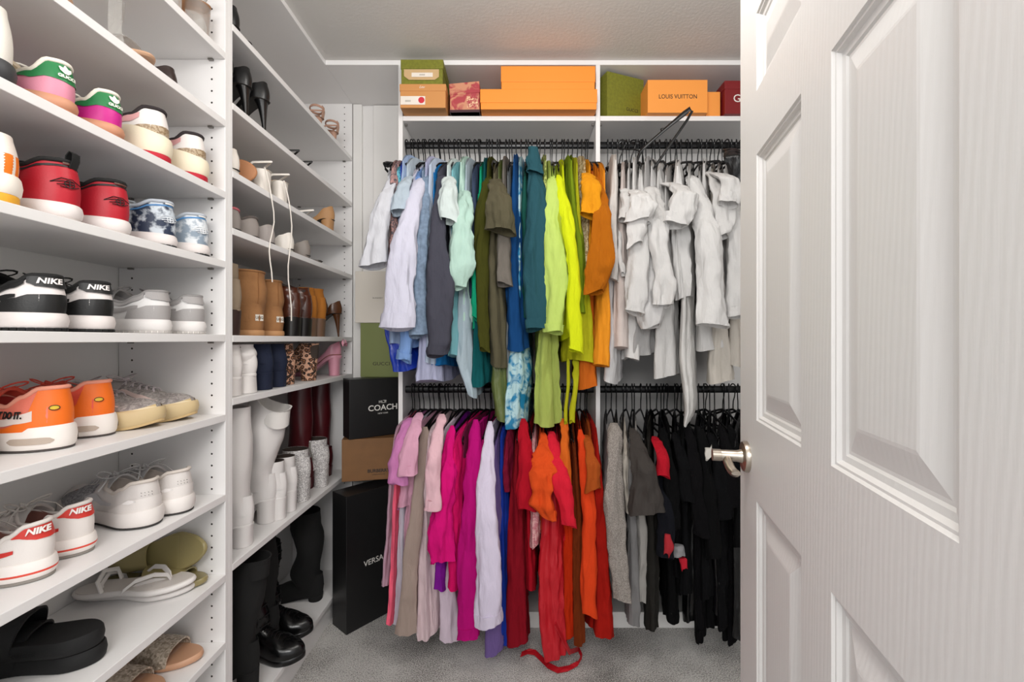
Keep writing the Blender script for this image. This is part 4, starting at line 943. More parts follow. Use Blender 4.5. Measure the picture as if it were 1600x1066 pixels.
# black and white low tops, shelf at eye level
def dunk(label, loc, rz, A_, B_, txt, tc, sole, out, grp=None, seed=0, heeltab=None, upm=None, mudm=None, sw=None, extra=(), collar=None, strokes=()):
    f = Foot(L=.285, W=.106, H=[(0, .098), (.07, .097), (.14, .084), (.26, .070), (.36, .076), (.46, .090), (.62, .080), (.8, .064), (1, .055)], base=.029)
    P_ = [('heel_panel', mudm or A_, [(-.082, .03, .03), (-.075, .03, .46), (-.04, .03, .50), (0, .03, .52), (.04, .03, .50), (.075, .03, .46), (.082, .03, .03)], False),
          ('side_stripe', sw or A_, [(.055, .50, .60), (.09, .40, .66), (.14, .22, .52), (.19, .12, .34), (.215, .14, .20)], True),
          ('mudguard', mudm or A_, [(.185, .02, .06), (.215, .02, .42), (.25, .02, .62), (.28, .02, .50), (.325, .02, .40)], True),
          ('eyestay', A_, [(.135, .70, .80), (.15, .62, .90), (.19, .68, .86)], True),
          ('collar_panel', A_, [(.045, .80, .96), (.075, .76, .98), (.11, .76, .98), (.14, .78, .97)], True),
          ('heel_tab', heeltab or A_, [(-.042, .80, .97), (-.030, .70, .985), (0, .66, .99), (.030, .70, .985), (.042, .80, .97)], False)]
    T_ = [(txt, .0140, tc, 0.014, .0860, dict(bold=.0004, shear=.25, sx=1.05))] if txt else []
    return sneaker(label, loc, rz, f, up=B_, upm=upm, lin_=collar or '#3a3a3a', mid=sole, out=out, lace=A_, tng=A_, patches=P_+list(extra), texts=T_, collar=collar or A_, treads=22, seed=seed, grp=grp, strokes=strokes)
dunk('black and white sneaker with NIKE heel tab, nearer the left edge of the eye-level shelf', (-.806, .792, Z5), PI+.05, '#121212', '#e9e2df', 'NIKE', '#f2ebe8', '#ded6d3', '#222222')
dunk('black and white sneaker with NIKE heel tab, touching the grey pair', (-.806, .884, Z5), PI-.02, '#121212', '#e9e2df', 'NIKE', '#f2ebe8', '#ded6d3', '#222222', seed=2)
dunk('grey and white low sneaker beside the black one, standing angled', (-.814, 1.046, Z5), PI+.05, '#a19d9c', '#e2e0df', None, '#eee', '#e3dfdd', '#e8e4e0', collar='#8f8c8b')
dunk('grey and white low sneaker next to the divider panel', (-.808, 1.153, Z5), PI, '#a19d9c', '#e2e0df', None, '#eee', '#e3dfdd', '#e8e4e0', seed=4, collar='#8f8c8b')
# red pair, blue pair
wing = [[(-.020, .000), (-.010, .009), (.004, .009), (.018, .002)], [(-.020, .000), (-.008, .004), (.006, .004)], [(-.016, -.003), (-.006, -.001), (.004, -.001)], [(-.012, -.006), (.004, -.006), (.014, -.002)]]
circ = [(.0065*math.cos(a), .0065*math.sin(a)) for a in [2*PI*k/14 for k in range(15)]]
wing.append(circ); wing.append([(-.0065, 0), (.0065, 0)]); wing.append([(0, -.0065), (0, .0065)])
def jord(label, loc, rz, c, c2, emb, seed, upm=None, band=None, out='#bfb6b2', lace='#151515'):
    f = Foot(L=.285, W=.106, H=[(0, .108), (.08, .106), (.2, .092), (.34, .088), (.46, .096), (.62, .082), (.8, .064), (1, .055)], base=.027)
    P_ = [('heel_counter', upm or c, [(-.085, .02, .05), (-.07, .02, .80), (0, .02, .84), (.07, .02, .80), (.085, .02, .05)], False),
          ('heel_band', band or c2, [(-.085, .80, .86), (0, .855, .90), (.085, .80, .86)], False),
          ('side_stripe', c2, [(.09, .44, .60), (.13, .26, .56), (.18, .14, .36), (.21, .16, .22)], True),
          ('mudguard', upm or c, [(.19, .02, .06), (.22, .02, .5), (.25, .02, .62), (.29, .02, .5), (.325, .02, .4)], True),
          ('heel_label', '#5c3a30' if c == '#b31226' else '#e8e6e4', [(-.016, .905, .965), (.016, .905, .965)], False)]
    return sneaker(label, loc, rz, f, up=c, upm=upm, lin_='#141414' if c == '#b31226' else '#c7ccd2', mid='#e6dedb', out=out, lace=lace, tng='#151515' if c == '#b31226' else '#d8dde2', patches=P_, collar='#151515' if c == '#b31226' else '#b8bfc8', seed=seed, strokes=[(wing, .010, .064, .0008, emb)], treads=20 if out != '#bfb6b2' else 0, pull='#111111' if seed == 1 else None)
jord('red and black low sneaker with winged heel emblem, left one of the red pair', (-.806, .818, Z4), PI+.04, '#b31226', '#1a1012', '#1a1012', 1)
jord('red and black low sneaker with winged heel emblem, right one beside the bleached blue pair', (-.806, .922, Z4), PI, '#b31226', '#1a1012', '#1a1012', 3)
dn = lea('#25324a', 'marble', '#c9d2da', vscale=46)
jord('bleached dark blue and white sneaker beside the red pair', (-.810, 1.058, Z4), PI+.08, '#3a4a66', '#3d74ab', '#dfe3e8', 5, upm=dn, band='#4a80b5', out='#2b3542', lace='#dfe3e8')
jord('paler bleached blue and grey sneaker next to the divider panel', (-.806, 1.164, Z4), PI, '#7d8fa3', '#5a93c4', '#eceef0', 6, upm=lea('#8a99a8', 'marble', '#dfe4e8', vscale=46), band='#4a88c0', out='#3c4550', lace='#dfe3e8')
f = Foot(L=.285, W=.112, H=[(0, .112), (.1, .108), (.25, .085), (.36, .08), (.46, .09), (.62, .08), (.8, .064), (1, .055)], base=.045)
sneaker('white, orange and pink sneaker at the left edge of the shelf with the red pair', (-.806, .712, Z4), PI, f, up='#f1e6dc', lin_='#e8d8d0', mid='#f2ebe0', out='#e2a52c', lace='#f0f0f0', outh=.016, patches=[('heel_panel', '#ef7d1c', [(-.09, .03, .50), (0, .03, .52), (.09, .03, .50)], False), ('pink_trim', '#ef3fa0', [(.05, .52, .80), (.08, .5, .6)], True)])
# green and pink pair, cream runners
leaf = []
for an, ln in ((0, .013), (.75, .012), (-.75, .012)):
    for wd in (-.0028, -.0014, 0, .0014, .0028):
        leaf.append([(math.sin(an)*ln*.15, -.002), (math.sin(an)*ln*.6+wd*math.cos(an), math.cos(an)*ln*.6-wd*math.sin(an)), (math.sin(an)*ln, math.cos(an)*ln)])
for (lab, y, c, sd) in (('green and dusty pink suede sneaker with white trefoil, left of its pair', .806, '#d98aa0', 1), ('green and magenta suede sneaker with white trefoil on the heel, next to the cream runner', .904, '#c51a86', 2)):
    f = Foot(L=.28, W=.100, H=[(0, .090), (.05, .088), (.13, .064), (.26, .054), (.36, .066), (.46, .082), (.62, .074), (.8, .060), (1, .05)], base=.022)
    sneaker(lab, (-.803, y, Z3), PI+.03, f, up=c, lin_='#e8e0d0', mid='#c98f70', out='#b57a5c', lace='#e8e4da', tng='#d8c8b0', texts=[('GUCCI', .0075, '#efece2', .006, .061, dict(bold=.0003))],
            patches=[('heel_tab', '#1f7a42', [(-.115, .86, .90), (-.07, .72, .985), (-.04, .52, .99), (0, .45, .995), (.04, .52, .99), (.07, .72, .985), (.115, .86, .90)], False)], strokes=[(leaf, .006, .069, .0009, '#f2efe6')], collar='#efe8da', seed=sd)
for (lab, y, rz, sd) in (('cream and pink chunky runner with monogram strip, left of its pair', 1.026, PI+.03, 3), ('cream, white and pink chunky runner with red outsole tip against the divider', 1.150, PI, 4)):
    f = Foot(L=.29, W=.112, H=[(0, .118), (.07, .116), (.16, .095), (.28, .086), (.38, .09), (.48, .10), (.64, .09), (.8, .07), (1, .06)], base=.052, spring=.02)
    sneaker(lab, (-.803, y, Z3), rz, f, up='#e9e3df', lin_='#d8c2bd', mid='#efe3c9', out='#b81c30', lace='#d8d4ce', outh=.015, midh=lambda u: .056+.010*math.sin(u*9), midgrow=.008,
            patches=[('monogram_strip', lea('#8d7456', 'dye', '#b9a58a', vscale=160), [(-.06, .10, .30), (0, .14, .42), (.06, .10, .30), (.10, .08, .12)], False), ('pink_panel', '#dfa6a6', [(.048, .60, .80), (.065, .52, .92), (.095, .52, .94), (.11, .62, .80)], True)], collar='#2a2224', seed=sd)
f = Foot(L=.28, W=.10, H=[(0, .12), (.1, .112), (.25, .088), (.36, .08), (.46, .088), (.62, .078), (.8, .062), (1, .052)], base=.032)
sneaker('cream white sneaker with a dark sole at the left edge above the red pair', (-.806, .706, Z3), PI, f, up='#e6e1d8', lin_='#cfc8be', mid='#3a3a3c', out='#2a2a2c', lace='#e0dcd4')
# orange pair
for (lab, px, py, rz, c1, txt, sd) in (('orange and coral sneaker with JUST DO IT stripe and clear air sole', 104, 700, PI+.03, '#ee7d68', True, 1), ('orange and coral sneaker with a yellow badge, right one of its pair', 170, 680, PI+.02, '#ee5a45', False, 2)):
    f = Foot(L=.285, W=.108, H=[(0, .116), (.07, .115), (.16, .100), (.27, .082), (.36, .088), (.46, .100), (.62, .088), (.8, .07), (1, .06)], base=.034, spring=.012)
    P_ = [('heel_panel', '#f5731a', [(-.075, .02, .05), (-.06, .02, .25), (-.040, .02, .97), (0, .02, .985), (.040, .02, .97), (.052, .02, .50), (.075, .02, .25), (.14, .02, .05)], False)]
    if txt: P_.append(('slogan_stripe', '#eadcd4', [(.046, .28, .52), (.09, .27, .52), (.14, .27, .53)], False))
    T_ = [('JUST DO IT.', .0165, '#0f0f0f', .088, .0665, dict(bold=.0007, shear=.12, sx=.68, off=.004))] if txt else []
    bad = [[(.007*math.cos(a), .0045*math.sin(a)) for a in [2*PI*k/12 for k in range(13)]]]
    loc = PT(px, py, Z6-.0005)
    sneaker(lab, loc, rz, f, up=c1, lin_='#b32a24', mid='#efe8e2', out='#4a4340', lace='#e25a48', tng='#e8604c', patches=P_+[('badge', '#e9c63c', [(.014, .52, .56), (.020, .50, .60), (.027, .52, .56)], False)], texts=T_, strokes=[(bad, .020, .078, .0007, '#3a2c12')], collar='#f0a088', seed=sd,
            midh=lambda u: .040-.006*math.sin(PI*u)+(.006 if u < .12 else 0), windows=[(.022, .085, .014, .026), (-.06, -.02, .014, .026), (.13, .15, .012, .026)], midgrow=.006, outh=.004)
f = Foot(L=.27, W=.10, H=[(0, .085), (.1, .08), (.25, .066), (.36, .07), (.46, .08), (.62, .07), (.8, .06), (1, .05)], base=.03)
sneaker('white sneaker with ribbed sole at the left edge in front of the orange pair', (-.885, .738, Z6), PI-.05, f, up='#e6e3de', lin_='#ccc', mid='#efece6', out='#8a8680', lace='#e8e4e0')
# grey knit pair, toes outward
for (lab, px, py, rz, sd) in (('grey knit sneaker with honey ribbed sole, toe outward beside the orange pair', 250, 667, .10, 1), ('grey knit sneaker with honey ribbed sole, toe outward by the divider', 303, 655, .16, 2)):
    f = Foot(L=.28, W=.100, H=[(0, .090), (.07, .088), (.16, .076), (.27, .070), (.36, .082), (.46, .094), (.62, .080), (.8, .062), (1, .054)], base=.030, spring=.014)
    loc = PT(px, py, Z6-.0005); d = .28
    sneaker(lab, (loc[0]-d*math.cos(rz), loc[1]-d*math.sin(rz), loc[2]), rz, f, upm=lea('#a8a19c', 'glitter', '#817a78', rough=.85, vscale=260), lin_='#3c3a3c', mid='#cbb489', out='#c4a878', lace='#b8aeb0', tng='#a39b98', midh=lambda u: .034+.010*math.sin(PI*u)**.5, midgrow=.007,
            patches=[('side_stripe', '#d5bfb8', [(.14, .50, .62), (.19, .40, .55), (.24, .42, .5)], True), ('sole_ribs', lea('#c9ae7a', 'stripes', '#dccba8', rough=.35), [(.18, .0, .10), (.25, .0, .22), (.31, .0, .26)], True)], seed=sd, pull='#8c8a8c')
# red and white pair, white runners
for (lab, px, py, rz, sd) in (('white sneaker with red stripe and slanted NIKE heel tab, nearer the left edge', 77, 900, PI+.10, 1), ('white sneaker with red stripe and NIKE heel tab, beside the big white runner', 140, 862, PI+.08, 2)):
    f = Foot(L=.275, W=.100, H=[(0, .100), (.06, .098), (.13, .084), (.24, .066), (.35, .068), (.45, .084), (.62, .074), (.8, .056), (1, .048)], base=.032, spring=.012)
    loc = PT(px, py, Z7-.0005)
    sneaker(lab, loc, rz, f, up='#ebe4df', lin_='#8a5a50', mid='#efe8e3', out='#8b857e', lace='#d8d2cc', tng='#cfc9c4', texts=[('NIKE', .0138, '#f5efea', .016, .0865, dict(bold=.0006, shear=.3, sx=1.0))], collar='#e8e0da',
            patches=[('heel_tab', '#d63a30', [(-.050, .88, .97), (-.034, .68, .985), (-.02, .60, .99), (0, .58, .99), (.02, .60, .99), (.034, .68, .985), (.05, .88, .97)], False), ('side_stripe', '#d0342e', [(.045, .40, .50), (.09, .34, .62), (.14, .20, .48), (.18, .12, .24)], True)], seed=sd)
    o = [c for c in bpy.data.objects if c.parent and c.parent.get('label') == lab and c.name.startswith('midsole')][0]
    f.band(.014, .021, grow=.0058, bulge=.0012, caps=False).build('red_line', lea('#dd4a38'), o)
for (lab, px, py, rz, sd) in (('large white and silver running shoe angled towards the wall, behind the red-tabbed pair', 238, 822, PI-.34, 3), ('white running shoe with perforated heel next to the divider panel', 292, 800, PI-.22, 4)):
    f = Foot(L=.29, W=.110, H=[(0, .104), (.07, .102), (.16, .088), (.27, .076), (.36, .082), (.46, .094), (.62, .082), (.8, .064), (1, .055)], base=.030, spring=.014)
    loc = PT(px, py, Z7-.0005); dots = [[(x, y), (x+.0008, y+.0004)] for x in (-.009, -.003, .003, .009) for y in (-.003, .003)]
    sneaker(lab, loc, rz, f, up='#dcd6d2', lin_='#b9aea6', mid='#e6e0dc', out='#33312f', lace='#c4c2c2', tng='#c7c5c5', midh=lambda u: .040-.008*math.sin(PI*u), midgrow=.006, outh=.005, collar='#d9cfc6',
            patches=[('foxing', '#e8e2de', [(-.10, .02, .22), (-.05, .02, .48), (0, .02, .52), (.05, .02, .48), (.10, .02, .22)], False), ('mesh_panel', lea('#a9a8aa', 'glitter', '#77767a', rough=.7, vscale=300), [(.16, .10, .70), (.22, .10, .80), (.27, .2, .7)], True), ('side_stripe', '#c8c6c8', [(.09, .44, .56), (.13, .30, .52), (.18, .16, .34)], True), ('heel_oval', '#f2eeec', [(.030, .42, .46), (.042, .36, .50), (.054, .42, .46)], True)], seed=sd, strokes=[(dots, .012, .076, .0011, '#55504c')])
pump('brown and tan flat shoe lying at the back behind the white runner', (-1.03, 1.07, Z7), PI-.9, lea('#8a5a48'), lift=.004, heel='block', toe='round', name='flat_shoe', bed='#c8b8a8')
# slides and thong sandals
BK = lea('#0d0d0e', rough=.75)
slide('black moulded slide at the bottom of the black pair', PT(160, 1030, Z8-.0005), PI+.10, BK, BK, th=.032, W=.108)
p0 = PT(160, 1030, Z8)
slide('black moulded slide stacked on top of its mate, strap towards the wall', (p0[0]-.002, p0[1]-.002, Z8+.0335), PI+.16, BK, BK, th=.032, W=.108, texts=[('GUCCI', .013, .10, .016, lea('#1d1d1f', rough=.4))])
slide('floral strapped slide at the left edge beside the black slides', (-.90, .765, Z8), PI+.05, lea('#4a4038'), lea('#5d5446', 'leopard', rough=.6, vscale=60), th=.028, W=.10)
def thong(label, loc, rz, m, rot=None, L=.265, sole_='#c9c1bc'):
    t = thing('thong_sandal', label, 'sandal', loc, rz, rot=rot); f = Foot(L=L, W=.098, base=.012, spring=.004)
    f.band(.0005, .013).build('sole', m, t); f.band(.013, .0145, grow=-.003, bulge=0).build('footbed', lea('#d9d2cd', rough=.5), t)
    for sg in (1, -1):
        b = MB(); b.ribbon([(L*.80, 0, .016), (L*.78, sg*.004, .030), (L*.70, sg*.020, .040), (L*.58, sg*.036, .036), (L*.48, sg*.040, .016)], [.008, .009, .011, .012, .013], .003, side=(.3, sg*.1, .6)); b.build('strap', m, t)
    b = MB(); b.tube([(L*.30, .034, .014), (L*.27, .034, .040), (L*.24, 0, .052), (L*.27, -.034, .040), (L*.30, -.034, .014)], .003, 6, flat=2); b.build('back_strap', m, t)
    return t
wm = lea('#e4dfdc', rough=.45)
q0 = PT(306, 924, Z8); rzq = .02
thong('white thong sandal lying flat under its mate', (q0[0]-.275, q0[1]-.015, Z8), rzq+.05, wm)
thong('white thong sandal resting on top of its mate, its strap looping up', (q0[0]-.262, q0[1]-.045, Z8+.0165), rzq+.13, wm, rot=(0, math.radians(-1.5), rzq+.13))
ol = lea('#93875c', rough=.22)
slide('olive translucent slide lying behind the white thong sandals', (-1.075, 1.172, Z8), .02, ol, ol, th=.016, W=.094, L=.262, u0=.5, u1=.8, hgt=.04, bed=lea('#857a55', rough=.4))
t = slide('olive translucent slide standing on edge against the divider, ribbed footbed showing', (-1.08, 1.196, Z8+.052), 0, ol, ol, th=.014, W=.092, L=.265, u0=.22, u1=.45, hgt=.035, bed=lea('#8f8355', 'stripes', '#7d7249', rough=.4), rot=(math.radians(78), math.radians(-8), 0))
# lower shelves
pw = lea('#cdbfae', 'glitter', '#8f8272', rough=.25, vscale=220); nud = lea('#c99a7a', rough=.45)
slide('pearl studded slide with a nude footbed, toe outward by the divider', (-1.085+.012, 1.150, Z9), .03, nud, pw, th=.018, L=.262, W=.094, u0=.42, u1=.78, hgt=.055, bed=lea('#cfa58c'))
slide('pearl studded slide with a nude footbed, the one nearer the camera', (-1.078, 1.045, Z9), .0, nud, pw, th=.018, L=.255, W=.094, u0=.42, u1=.78, hgt=.055, bed=lea('#cfa58c'))
sm_ = lea('#b8a58a', rough=.3)
for k, yy in enumerate((.945,)):
    t = slide('brown slide with a clear strap and golden footbed, left of the pearl studded slides', (-1.075, yy, Z9), .03, lea('#9a6a3c'), sm_, th=.02, L=.255, W=.092, u0=.5, u1=.85, hgt=.045, bed=lea('#a8743f'))
slide('brown sandal with a clear strap on the lowest shelf in view', (-1.060, 1.165, Z10), .03, lea('#6a4630'), lea('#b49c86', rough=.2), th=.03, L=.262, W=.092, u0=.5, u1=.86, hgt=.05, bed=lea('#8a5c3c'))
# upper shelves: heels and clear sandals
CL = mat('clear_vinyl', '#e8e6e2', .12, trans=.75, alpha=.75); nude = lea('#c69e80', rough=.4)
pump('nude high heel with a clear column heel, left of the top shelf pair', (-.80, 1.072, 2.0095), PI+.05, nude, lift=.085, toe='round', open_=False, solec='#b8865e', bed='#caa288', heel='block', heelm=CL, strap=('toe', 'back'), strapm=CL)
pump('nude high heel with a clear column heel, beside the divider on the top shelf', (-.80, 1.170, 2.0095), PI, nude, lift=.085, toe='round', open_=False, solec='#b8865e', bed='#caa288', heel='block', heelm=CL, strap=('toe', 'back'), strapm=CL)
def clear_sandal(label, loc, rz, tall=True):
    t = thing('strappy_sandal', label, 'sandal', loc, rz); f = Foot(L=.25, W=.085, base=.008, spring=.006)
    f.band(.0005, .010).build('sole', nude, t)
    if tall:
        b = MB(); b.ribbon([(.205, -.03, .010), (.195, -.028, .05), (.185, -.016, .12), (.175, 0, .175)], .022, .0015, side=(.8, .6, 0)); b.build('strap', CL, t)
        b = MB(); b.ribbon([(.10, .03, .01), (.12, .03, .06), (.16, .02, .10), (.19, -.01, .12)], .020, .0015, side=(.7, .3, .3)); b.build('strap', CL, t)
    arc_strap(f, .78, .040, .022, CL, t, .010); 
    b = MB(); b.tube([(.03, .026, .010), (.02, .026, .06), (-.002, 0, .075), (.02, -.026, .06), (.03, -.026, .010)], .003, 6, flat=2); b.build('back_strap', nude, t)
    return t
clear_sandal('flat nude sandal with tall clear straps, toe over the shelf edge', (-1.035, .968, 1.8255), 0)
clear_sandal('flat nude sandal with a thin strap further left on the clear sandal\'s shelf', (-1.05, .80, 1.8255), 0, False)
pump('dark brown flat set back on the second shelf near the divider', (-.835, 1.10, 1.8255), PI, lea('#2a1a16'), lift=.004, heel='block', toe='round', name='flat_shoe')
# ---------------------------------------------------------------- far unit
N1, N2, N3, N4, N5, N6, N7, N8 = [z+.0005 for z in SM_FULL]
XH = -.80
bl = lea('#0c0c0d', rough=.35)
def YX(px, X=XH): return X*FPX/(px-805)
pump('dark flat shoe at the divider end of the top shelf', (XH, YX(372), N1), PI, bl, lift=.012, heel='block', toe='round', name='flat_shoe')
pump('dark sandal second from the divider on the top shelf', (XH, YX(391), N1), PI, lea('#3a3430'), lift=.008, heel='block', toe='round', name='flat_shoe', open_=False, strap=('toe',))
for lab, px, X in (('blush strappy sandal on the top shelf, left one of its pair', 505, -.81), ('blush strappy sandal on the top shelf nearest the back corner', 528, -.80)):
    pump(lab, (X+.0, YX(px, X), N1), PI, lea('#b58d78'), lift=.045, open_=False, heel='stiletto', toe='round', strap=('toe', 'toe2', 'ankle', 'back'), name='strappy_sandal', bed='#9c7a68', solec='#a07c68')
for i, (lab, px) in enumerate((('black stiletto pump next to the divider on the second shelf', 373), ('black stiletto pump in the middle of the three black ones', 397), ('black stiletto pump with its heel at the shelf edge, right of the three', 420))):
    pump(lab, (XH-.01*(2-i), YX(px), N2), PI+.08*(i-1), bl, lift=.105, toe='point')
for lab, px in (('flat black strappy sandal on the second shelf, left one', 470), ('flat black strappy sandal on the second shelf, right one', 490)):
    pump(lab, (XH-.01, YX(px), N2), PI, bl, lift=.006, heel='block', open_=False, strap=('toe', 'toe2', 'back'), toe='round', name='strappy_sandal')
wt = lea('#e6dfd6', rough=.35); tan = lea('#b88a5c', rough=.6)
pump('white pointed flat beside the divider on the third shelf', (XH, YX(372), N3), PI, wt, lift=.012, heel='block', name='flat_shoe', bed='#d8c0a4')
slide('white mule standing on its side, square tan sole facing out', (XH-.005, YX(402), N3+.046), 0, lea('#b98058'), wt, th=.014, W=.092, L=.24, u0=.5, u1=.9, hgt=.05, name='mule', rot=(math.radians(90), 0, PI+.25))
for i, (lab, px) in enumerate((('white lace-up high heel, left one, its shorter lace hanging over the shelf', 425), ('white lace-up high heel, right one with the longest hanging lace', 452))):
    t = pump(lab, (XH-.005, YX(px), N3), PI+.1*i, wt, lift=.075, open_=False, heel='block', strap=('toe', 'toe2', 'back'), toe='round', bed='#c79a6a', solec='#e0d8cc', name='strappy_sandal')
    b = MB(); Lw = t.location; Xf = -.784; Yl = YX(424 if i == 0 else 453, Xf)
    zz = [N3+.075-(.0), N3+.03, N3+.004, N3-.03] + [N3-.03-k*(.26 if i == 0 else .38)/8 for k in range(1, 9)]
    pts = [(-.80, Yl-.01, zz[0]), (-.792, Yl, zz[1]), (-.787, Yl, zz[2]), (Xf+.002, Yl, zz[3])]+[(Xf+.004*math.sin(k*1.1), Yl+.010*math.sin(k*.8+i)*(1 if i == 0 else .6), zz[3+k]) for k in range(1, 9)]
    R_ = Matrix.Rotation(-t.rotation_euler.z, 3, 'Z')
    b.tube([R_ @ Vector((p[0]-Lw.x, p[1]-Lw.y, p[2]-Lw.z)) for p in pts], .0021, 6, flat=.7); b.build('hanging_lace', wt, t)
t = pump('tan suede block heel shoe at the corner end of the third shelf', (XH, YX(522), N3), PI, tan, lift=.05, heel='block', toe='round', name='high_heel')
t = pump('thin white strappy flat lying between the white heels and the tan shoe', (XH-.005, YX(490), N3), PI, wt, lift=.004, heel='block', open_=False, strap=('toe', 'toe2', 'back'), toe='round', name='strappy_sandal')
gs_ = lea('#8f8782', rough=.9)
for lab, px, c in (('grey slipper with pink piped opening beside the divider', 376, '#b8626a'), ('grey slipper right of the pink piped one', 405, '#5c5450')):
    t = pump(lab, (XH-.005, YX(px), N4), PI, gs_, lift=.004, heel='block', toe='round', W=.105, L=.26, name='slipper', bed='#6a6462'); 
    f = Foot(L=.26, W=.105, H=[(0, .062), (.12, .050), (.3, .026), (.5, .022), (.66, .034), (.8, .036), (1, .022)], o1=.60, o2=.74, base=.004, lift=.004, toe='round', inset=.03, heelin=.006)
    rim = [f.P(th, 1) for th in [-PI+2*PI*k/96 for k in range(97)] if f.out(abs(th))[0]/f.L < .70]; MB().tube(rim, .004, 6).build('piping', lea(c, rough=.8), t)
pump('grey rounded slipper closest to the white flats', (XH-.004, YX(429), N4), PI, lea('#a39b97', rough=.9), lift=.004, heel='block', toe='round', W=.1, name='slipper')
pump('white pointed flat with a black sole on the fourth shelf', (XH, YX(458), N4), PI, wt, lift=.008, heel='block', name='flat_shoe', solec='#151515')
pump('grey slingback flat on the fourth shelf, left one', (XH, YX(484), N4), PI, lea('#8a817a'), lift=.01, heel='block', name='flat_shoe')
pump('grey slingback flat on the fourth shelf nearest the corner', (XH, YX(503), N4), PI, lea('#7c746d'), lift=.008, heel='block', name='flat_shoe', open_=False, strap=('toe', 'toe2'))
# boots on the long shelf
ug = mat('tan_suede', '#9c6e45', .95, bump=.4, bscale=140, var=.16, vscale=14); ugs = lea('#b8895c', rough=.7)
XB = -.806
def Yc(px, X=-.82): return X*FPX/(px-805)
boot('taupe ankle boot with a dark stacked heel, half hidden by the divider', (XB, Yc(366), N5), PI, lea('#8d7c68', rough=.8), lift=.07, shaft=.075, heel='stack', heelm=lea('#3a2620', rough=.4), rx=.04, ry=.036)
boot('tan sheepskin boot with a heel label, larger looking one nearest the divider', (XB-.022, Yc(408), N5), PI-.38, ug, shaft=.135, rx=.070, ry=.064, W=.112, L=.26, soleth=.018, solem=ugs, tag_='UGG', slouch=.5, xc=.072, name='sheepskin_boot', trim=ug, lining_='#c9a878', bulk=.003)
boot('tan sheepskin boot with a heel label beside the brown ankle boots', (XB-.022, Yc(440), N5), PI-.38, ug, shaft=.120, rx=.062, ry=.052, W=.108, L=.26, soleth=.018, solem=ugs, tag_='UGG', slouch=.5, xc=.068, name='sheepskin_boot', trim=ug, lining_='#c9a878', bulk=.003)
brn = lea('#4e2718', rough=.25, var=.25, vscale=18); bh = lea('#15110f', rough=.4)
boot('glossy brown ankle boot with a black block heel, left one', (XB, Yc(462), N5), PI-.15, brn, lift=.068, shaft=.060, heel='stack', heelm=bh, rx=.038, ry=.036, slouch=.5, top=(.012, .004))
boot('glossy brown ankle boot with a black block heel, right one beside the mustard boots', (XB, Yc(480), N5), PI-.1, brn, lift=.068, shaft=.064, heel='stack', heelm=bh, rx=.040, ry=.037, slouch=.6, top=(.006, .004))
mus = lea('#a8671c', rough=.8); mh = lea('#6e5340', rough=.5)
boot('mustard suede ankle boot with a brown block heel, mostly hidden by its mate', (XB-.004, Yc(490), N5), PI, mus, lift=.072, shaft=.062, heel='stack', heelm=mh, rx=.034, ry=.033, slouch=.4)
boot('mustard suede ankle boot with a brown block heel, right one', (XB, Yc(503), N5), PI+.05, mus, lift=.072, shaft=.066, heel='stack', heelm=mh, rx=.036, ry=.035, slouch=.4)
pump('brown stiletto pump at the corner end of the boot shelf', (XB, Yc(529), N5), PI+.1, lea('#5a351c', rough=.25), lift=.105, toe='point', L=.245)
pump('brown stiletto pump behind its mate, beside the mustard boots', (XB-.03, Yc(517), N5), PI+.05, lea('#4e2e1a', rough=.25), lift=.105, toe='point', L=.235)
wb_ = lea('#e3dedb', rough=.4); nv = lea('#0c1730', rough=.85)
boot('white chunky ankle boot half hidden by the divider', (XB, Yc(368), N6), PI, wb_, lift=0.045, rim=.062, shaft=0.038, heel='block', rx=.04, ry=.038, soleth=.012)
boot('white chunky ankle boot with a lugged heel beside the navy boots', (XB, Yc(392), N6), PI+.05, wb_, lift=0.050, rim=.062, shaft=0.033, heel='flare', rx=.044, ry=.042, soleth=.012, slouch=.6)
boot('navy velvet ankle boot with a block heel, left one', (XB, Yc(418), N6), PI, nv, lift=0.050, rim=.062, shaft=0.037, heel='block', rx=.038, ry=.037)
boot('navy velvet ankle boot with a block heel, beside the leopard boots', (XB, Yc(440), N6), PI, nv, lift=0.050, rim=.062, shaft=0.037, heel='block', rx=.036, ry=.035)
lp = lea('#c99b80', 'leopard', rough=.8, vscale=75)
boot('leopard print ankle boot, mostly hidden behind its mate', (XB-.01, Yc(457), N6), PI-.05, lp, lift=0.050, rim=.062, shaft=0.037, heel='block', rx=.036, ry=.035)
boot('leopard print ankle boot with a block heel beside the pink shoe', (XB, Yc(489), N6), PI+.12, lp, lift=0.050, rim=.062, shaft=0.037, heel='block', rx=.038, ry=.034, lean=-.02)
pk = lea('#dc9aac', rough=.22)
t = pump('glossy pink platform shoe with a tall block heel', (XB, Yc(528), N6), PI+.12, pk, lift=.076, toe='round', heel='block', plat=.018, L=.235, W=.088, name='platform_heel', solec='#a8705c', bed='#e0b0b4')
b = MB()
for sg in (1, -1):
    b.ribbon([(-.002, 0, .148), (-.017, sg*.012, .160), (-.018, sg*.030, .156), (-.015, sg*.034, .142), (-.004, sg*.006, .146)], .018, .003, side=(.3, 0, .9))
b.build('bow', pk, t)
boot('black ankle boot at the corner end below the boot shelf', (XB-.05, Yc(541, -.86), N6), PI, bl, lift=0.030, rim=.062, shaft=0.057, heel='block', rx=.036, ry=.034)
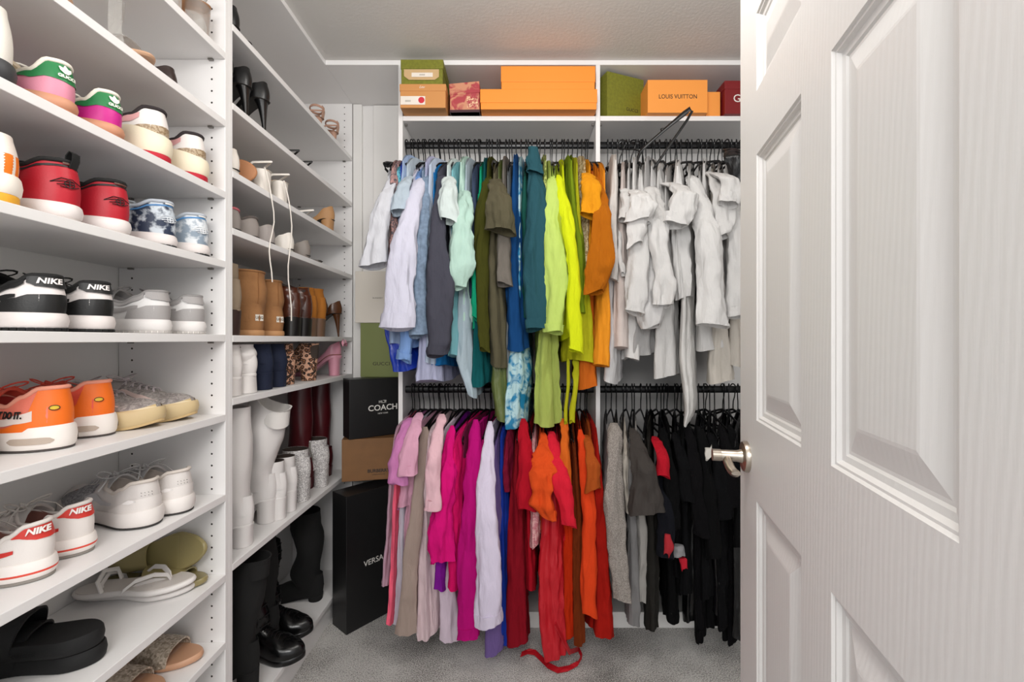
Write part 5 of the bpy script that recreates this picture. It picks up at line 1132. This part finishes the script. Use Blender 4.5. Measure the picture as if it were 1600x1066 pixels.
# tall boots
wl = lea('#dedad8', rough=.3)
boot('tall white leather boot standing straight beside the divider', (XB, Yc(387), N7), PI+.03, wl, lift=.06, shaft=.300, heel='block', rx=.056, ry=.050, slouch=.6, name='tall_boot', W=.084, lining_='#d8d4d0')
boot('tall white leather boot leaning with a folded top edge', (XB-.025, Yc(424, -.845), N7), PI+.08, wl, lift=.075, shaft=.275, heel='block', rx=.054, ry=.052, slouch=1.1, name='tall_boot', W=.084, lean=-.055, top=(.03, .012), lining_='#d8d4d0', fl=1.15)
boot('white ankle boot with a slim heel behind the tall white boots', (XB-.002, Yc(441), N7), PI, wl, lift=.07, shaft=.07, heel='block', rx=.034, ry=.032, W=.07)
boot('white ankle boot beside the silver glitter boots', (XB, Yc(457), N7), PI, wl, lift=.07, shaft=.068, heel='block', rx=.036, ry=.033, W=.07)
gl = mat('silver_glitter', '#efecea', .35, kind='glitter', col2='#979393', vscale=420, bump=.6, bscale=500)
boot('silver glitter ankle boot with a block heel, left one', (XB, Yc(478), N7), PI, gl, lift=.078, shaft=.060, heel='block', rx=.048, ry=.042, W=.094, zip_=True)
boot('silver glitter ankle boot with a block heel, right one near the brown box', (XB, Yc(508), N7), PI+.08, gl, lift=.078, shaft=.062, heel='block', rx=.052, ry=.044, W=.098, zip_=True)
bg = lea('#4a0f16', rough=.35)
boot('tall burgundy leather boot behind the silver boots, left one', (XB-.05, Yc(484, -.87), N7), PI, bg, lift=.04, shaft=.335, heel='block', rx=.046, ry=.044, slouch=.4, name='tall_boot')
boot('tall burgundy leather boot behind the silver boots, right one by the black box', (XB-.045, Yc(512, -.87), N7), PI, bg, lift=.04, shaft=.325, heel='block', rx=.046, ry=.044, slouch=.4, name='tall_boot')
bs = lea('#0a0a0a', rough=.9)
boot('tall black suede boot beside the divider on the bottom shelf', (XB, Yc(396), N8), PI+.06, bs, lift=.085, shaft=.29, heel='block', rx=.050, ry=.046, slouch=1.0, name='tall_boot', lean=-.05, lining_='#0c0b0b')
boot('tall black suede boot behind its mate, left of the laced boot', (XB-.05, Yc(428, -.87), N8), PI, bs, lift=.07, shaft=.29, heel='block', rx=.05, ry=.046, slouch=.8, name='tall_boot', lining_='#0c0b0b')
boot('black lace-up leather boot in front on the bottom shelf, toe outward', (-.99, 1.590, N8), -.10, lea('#0b0b0c', rough=.22), lift=.02, shaft=.26, heel='stack', rx=.054, ry=.046, slouch=.7, L=.255, laced=True, name='combat_boot', soleth=.02, lean=-.01, W=.1, lining_='#0c0b0b')
boot('black lace-up leather boot behind its mate near the corner', (-1.02, 1.715, N8), -.05, lea('#0b0b0c', rough=.22), lift=.02, shaft=.25, heel='stack', rx=.054, ry=.046, slouch=.7, L=.25, laced=True, name='combat_boot', soleth=.02, W=.1, lining_='#0c0b0b')
boot('floppy tall black boot at the corner end of the bottom shelf', (-.83, 1.93, N8), PI, bs, lift=.02, shaft=.30, heel='block', rx=.055, ry=.06, slouch=1.4, name='tall_boot', lean=.0, lining_='#0c0b0b')
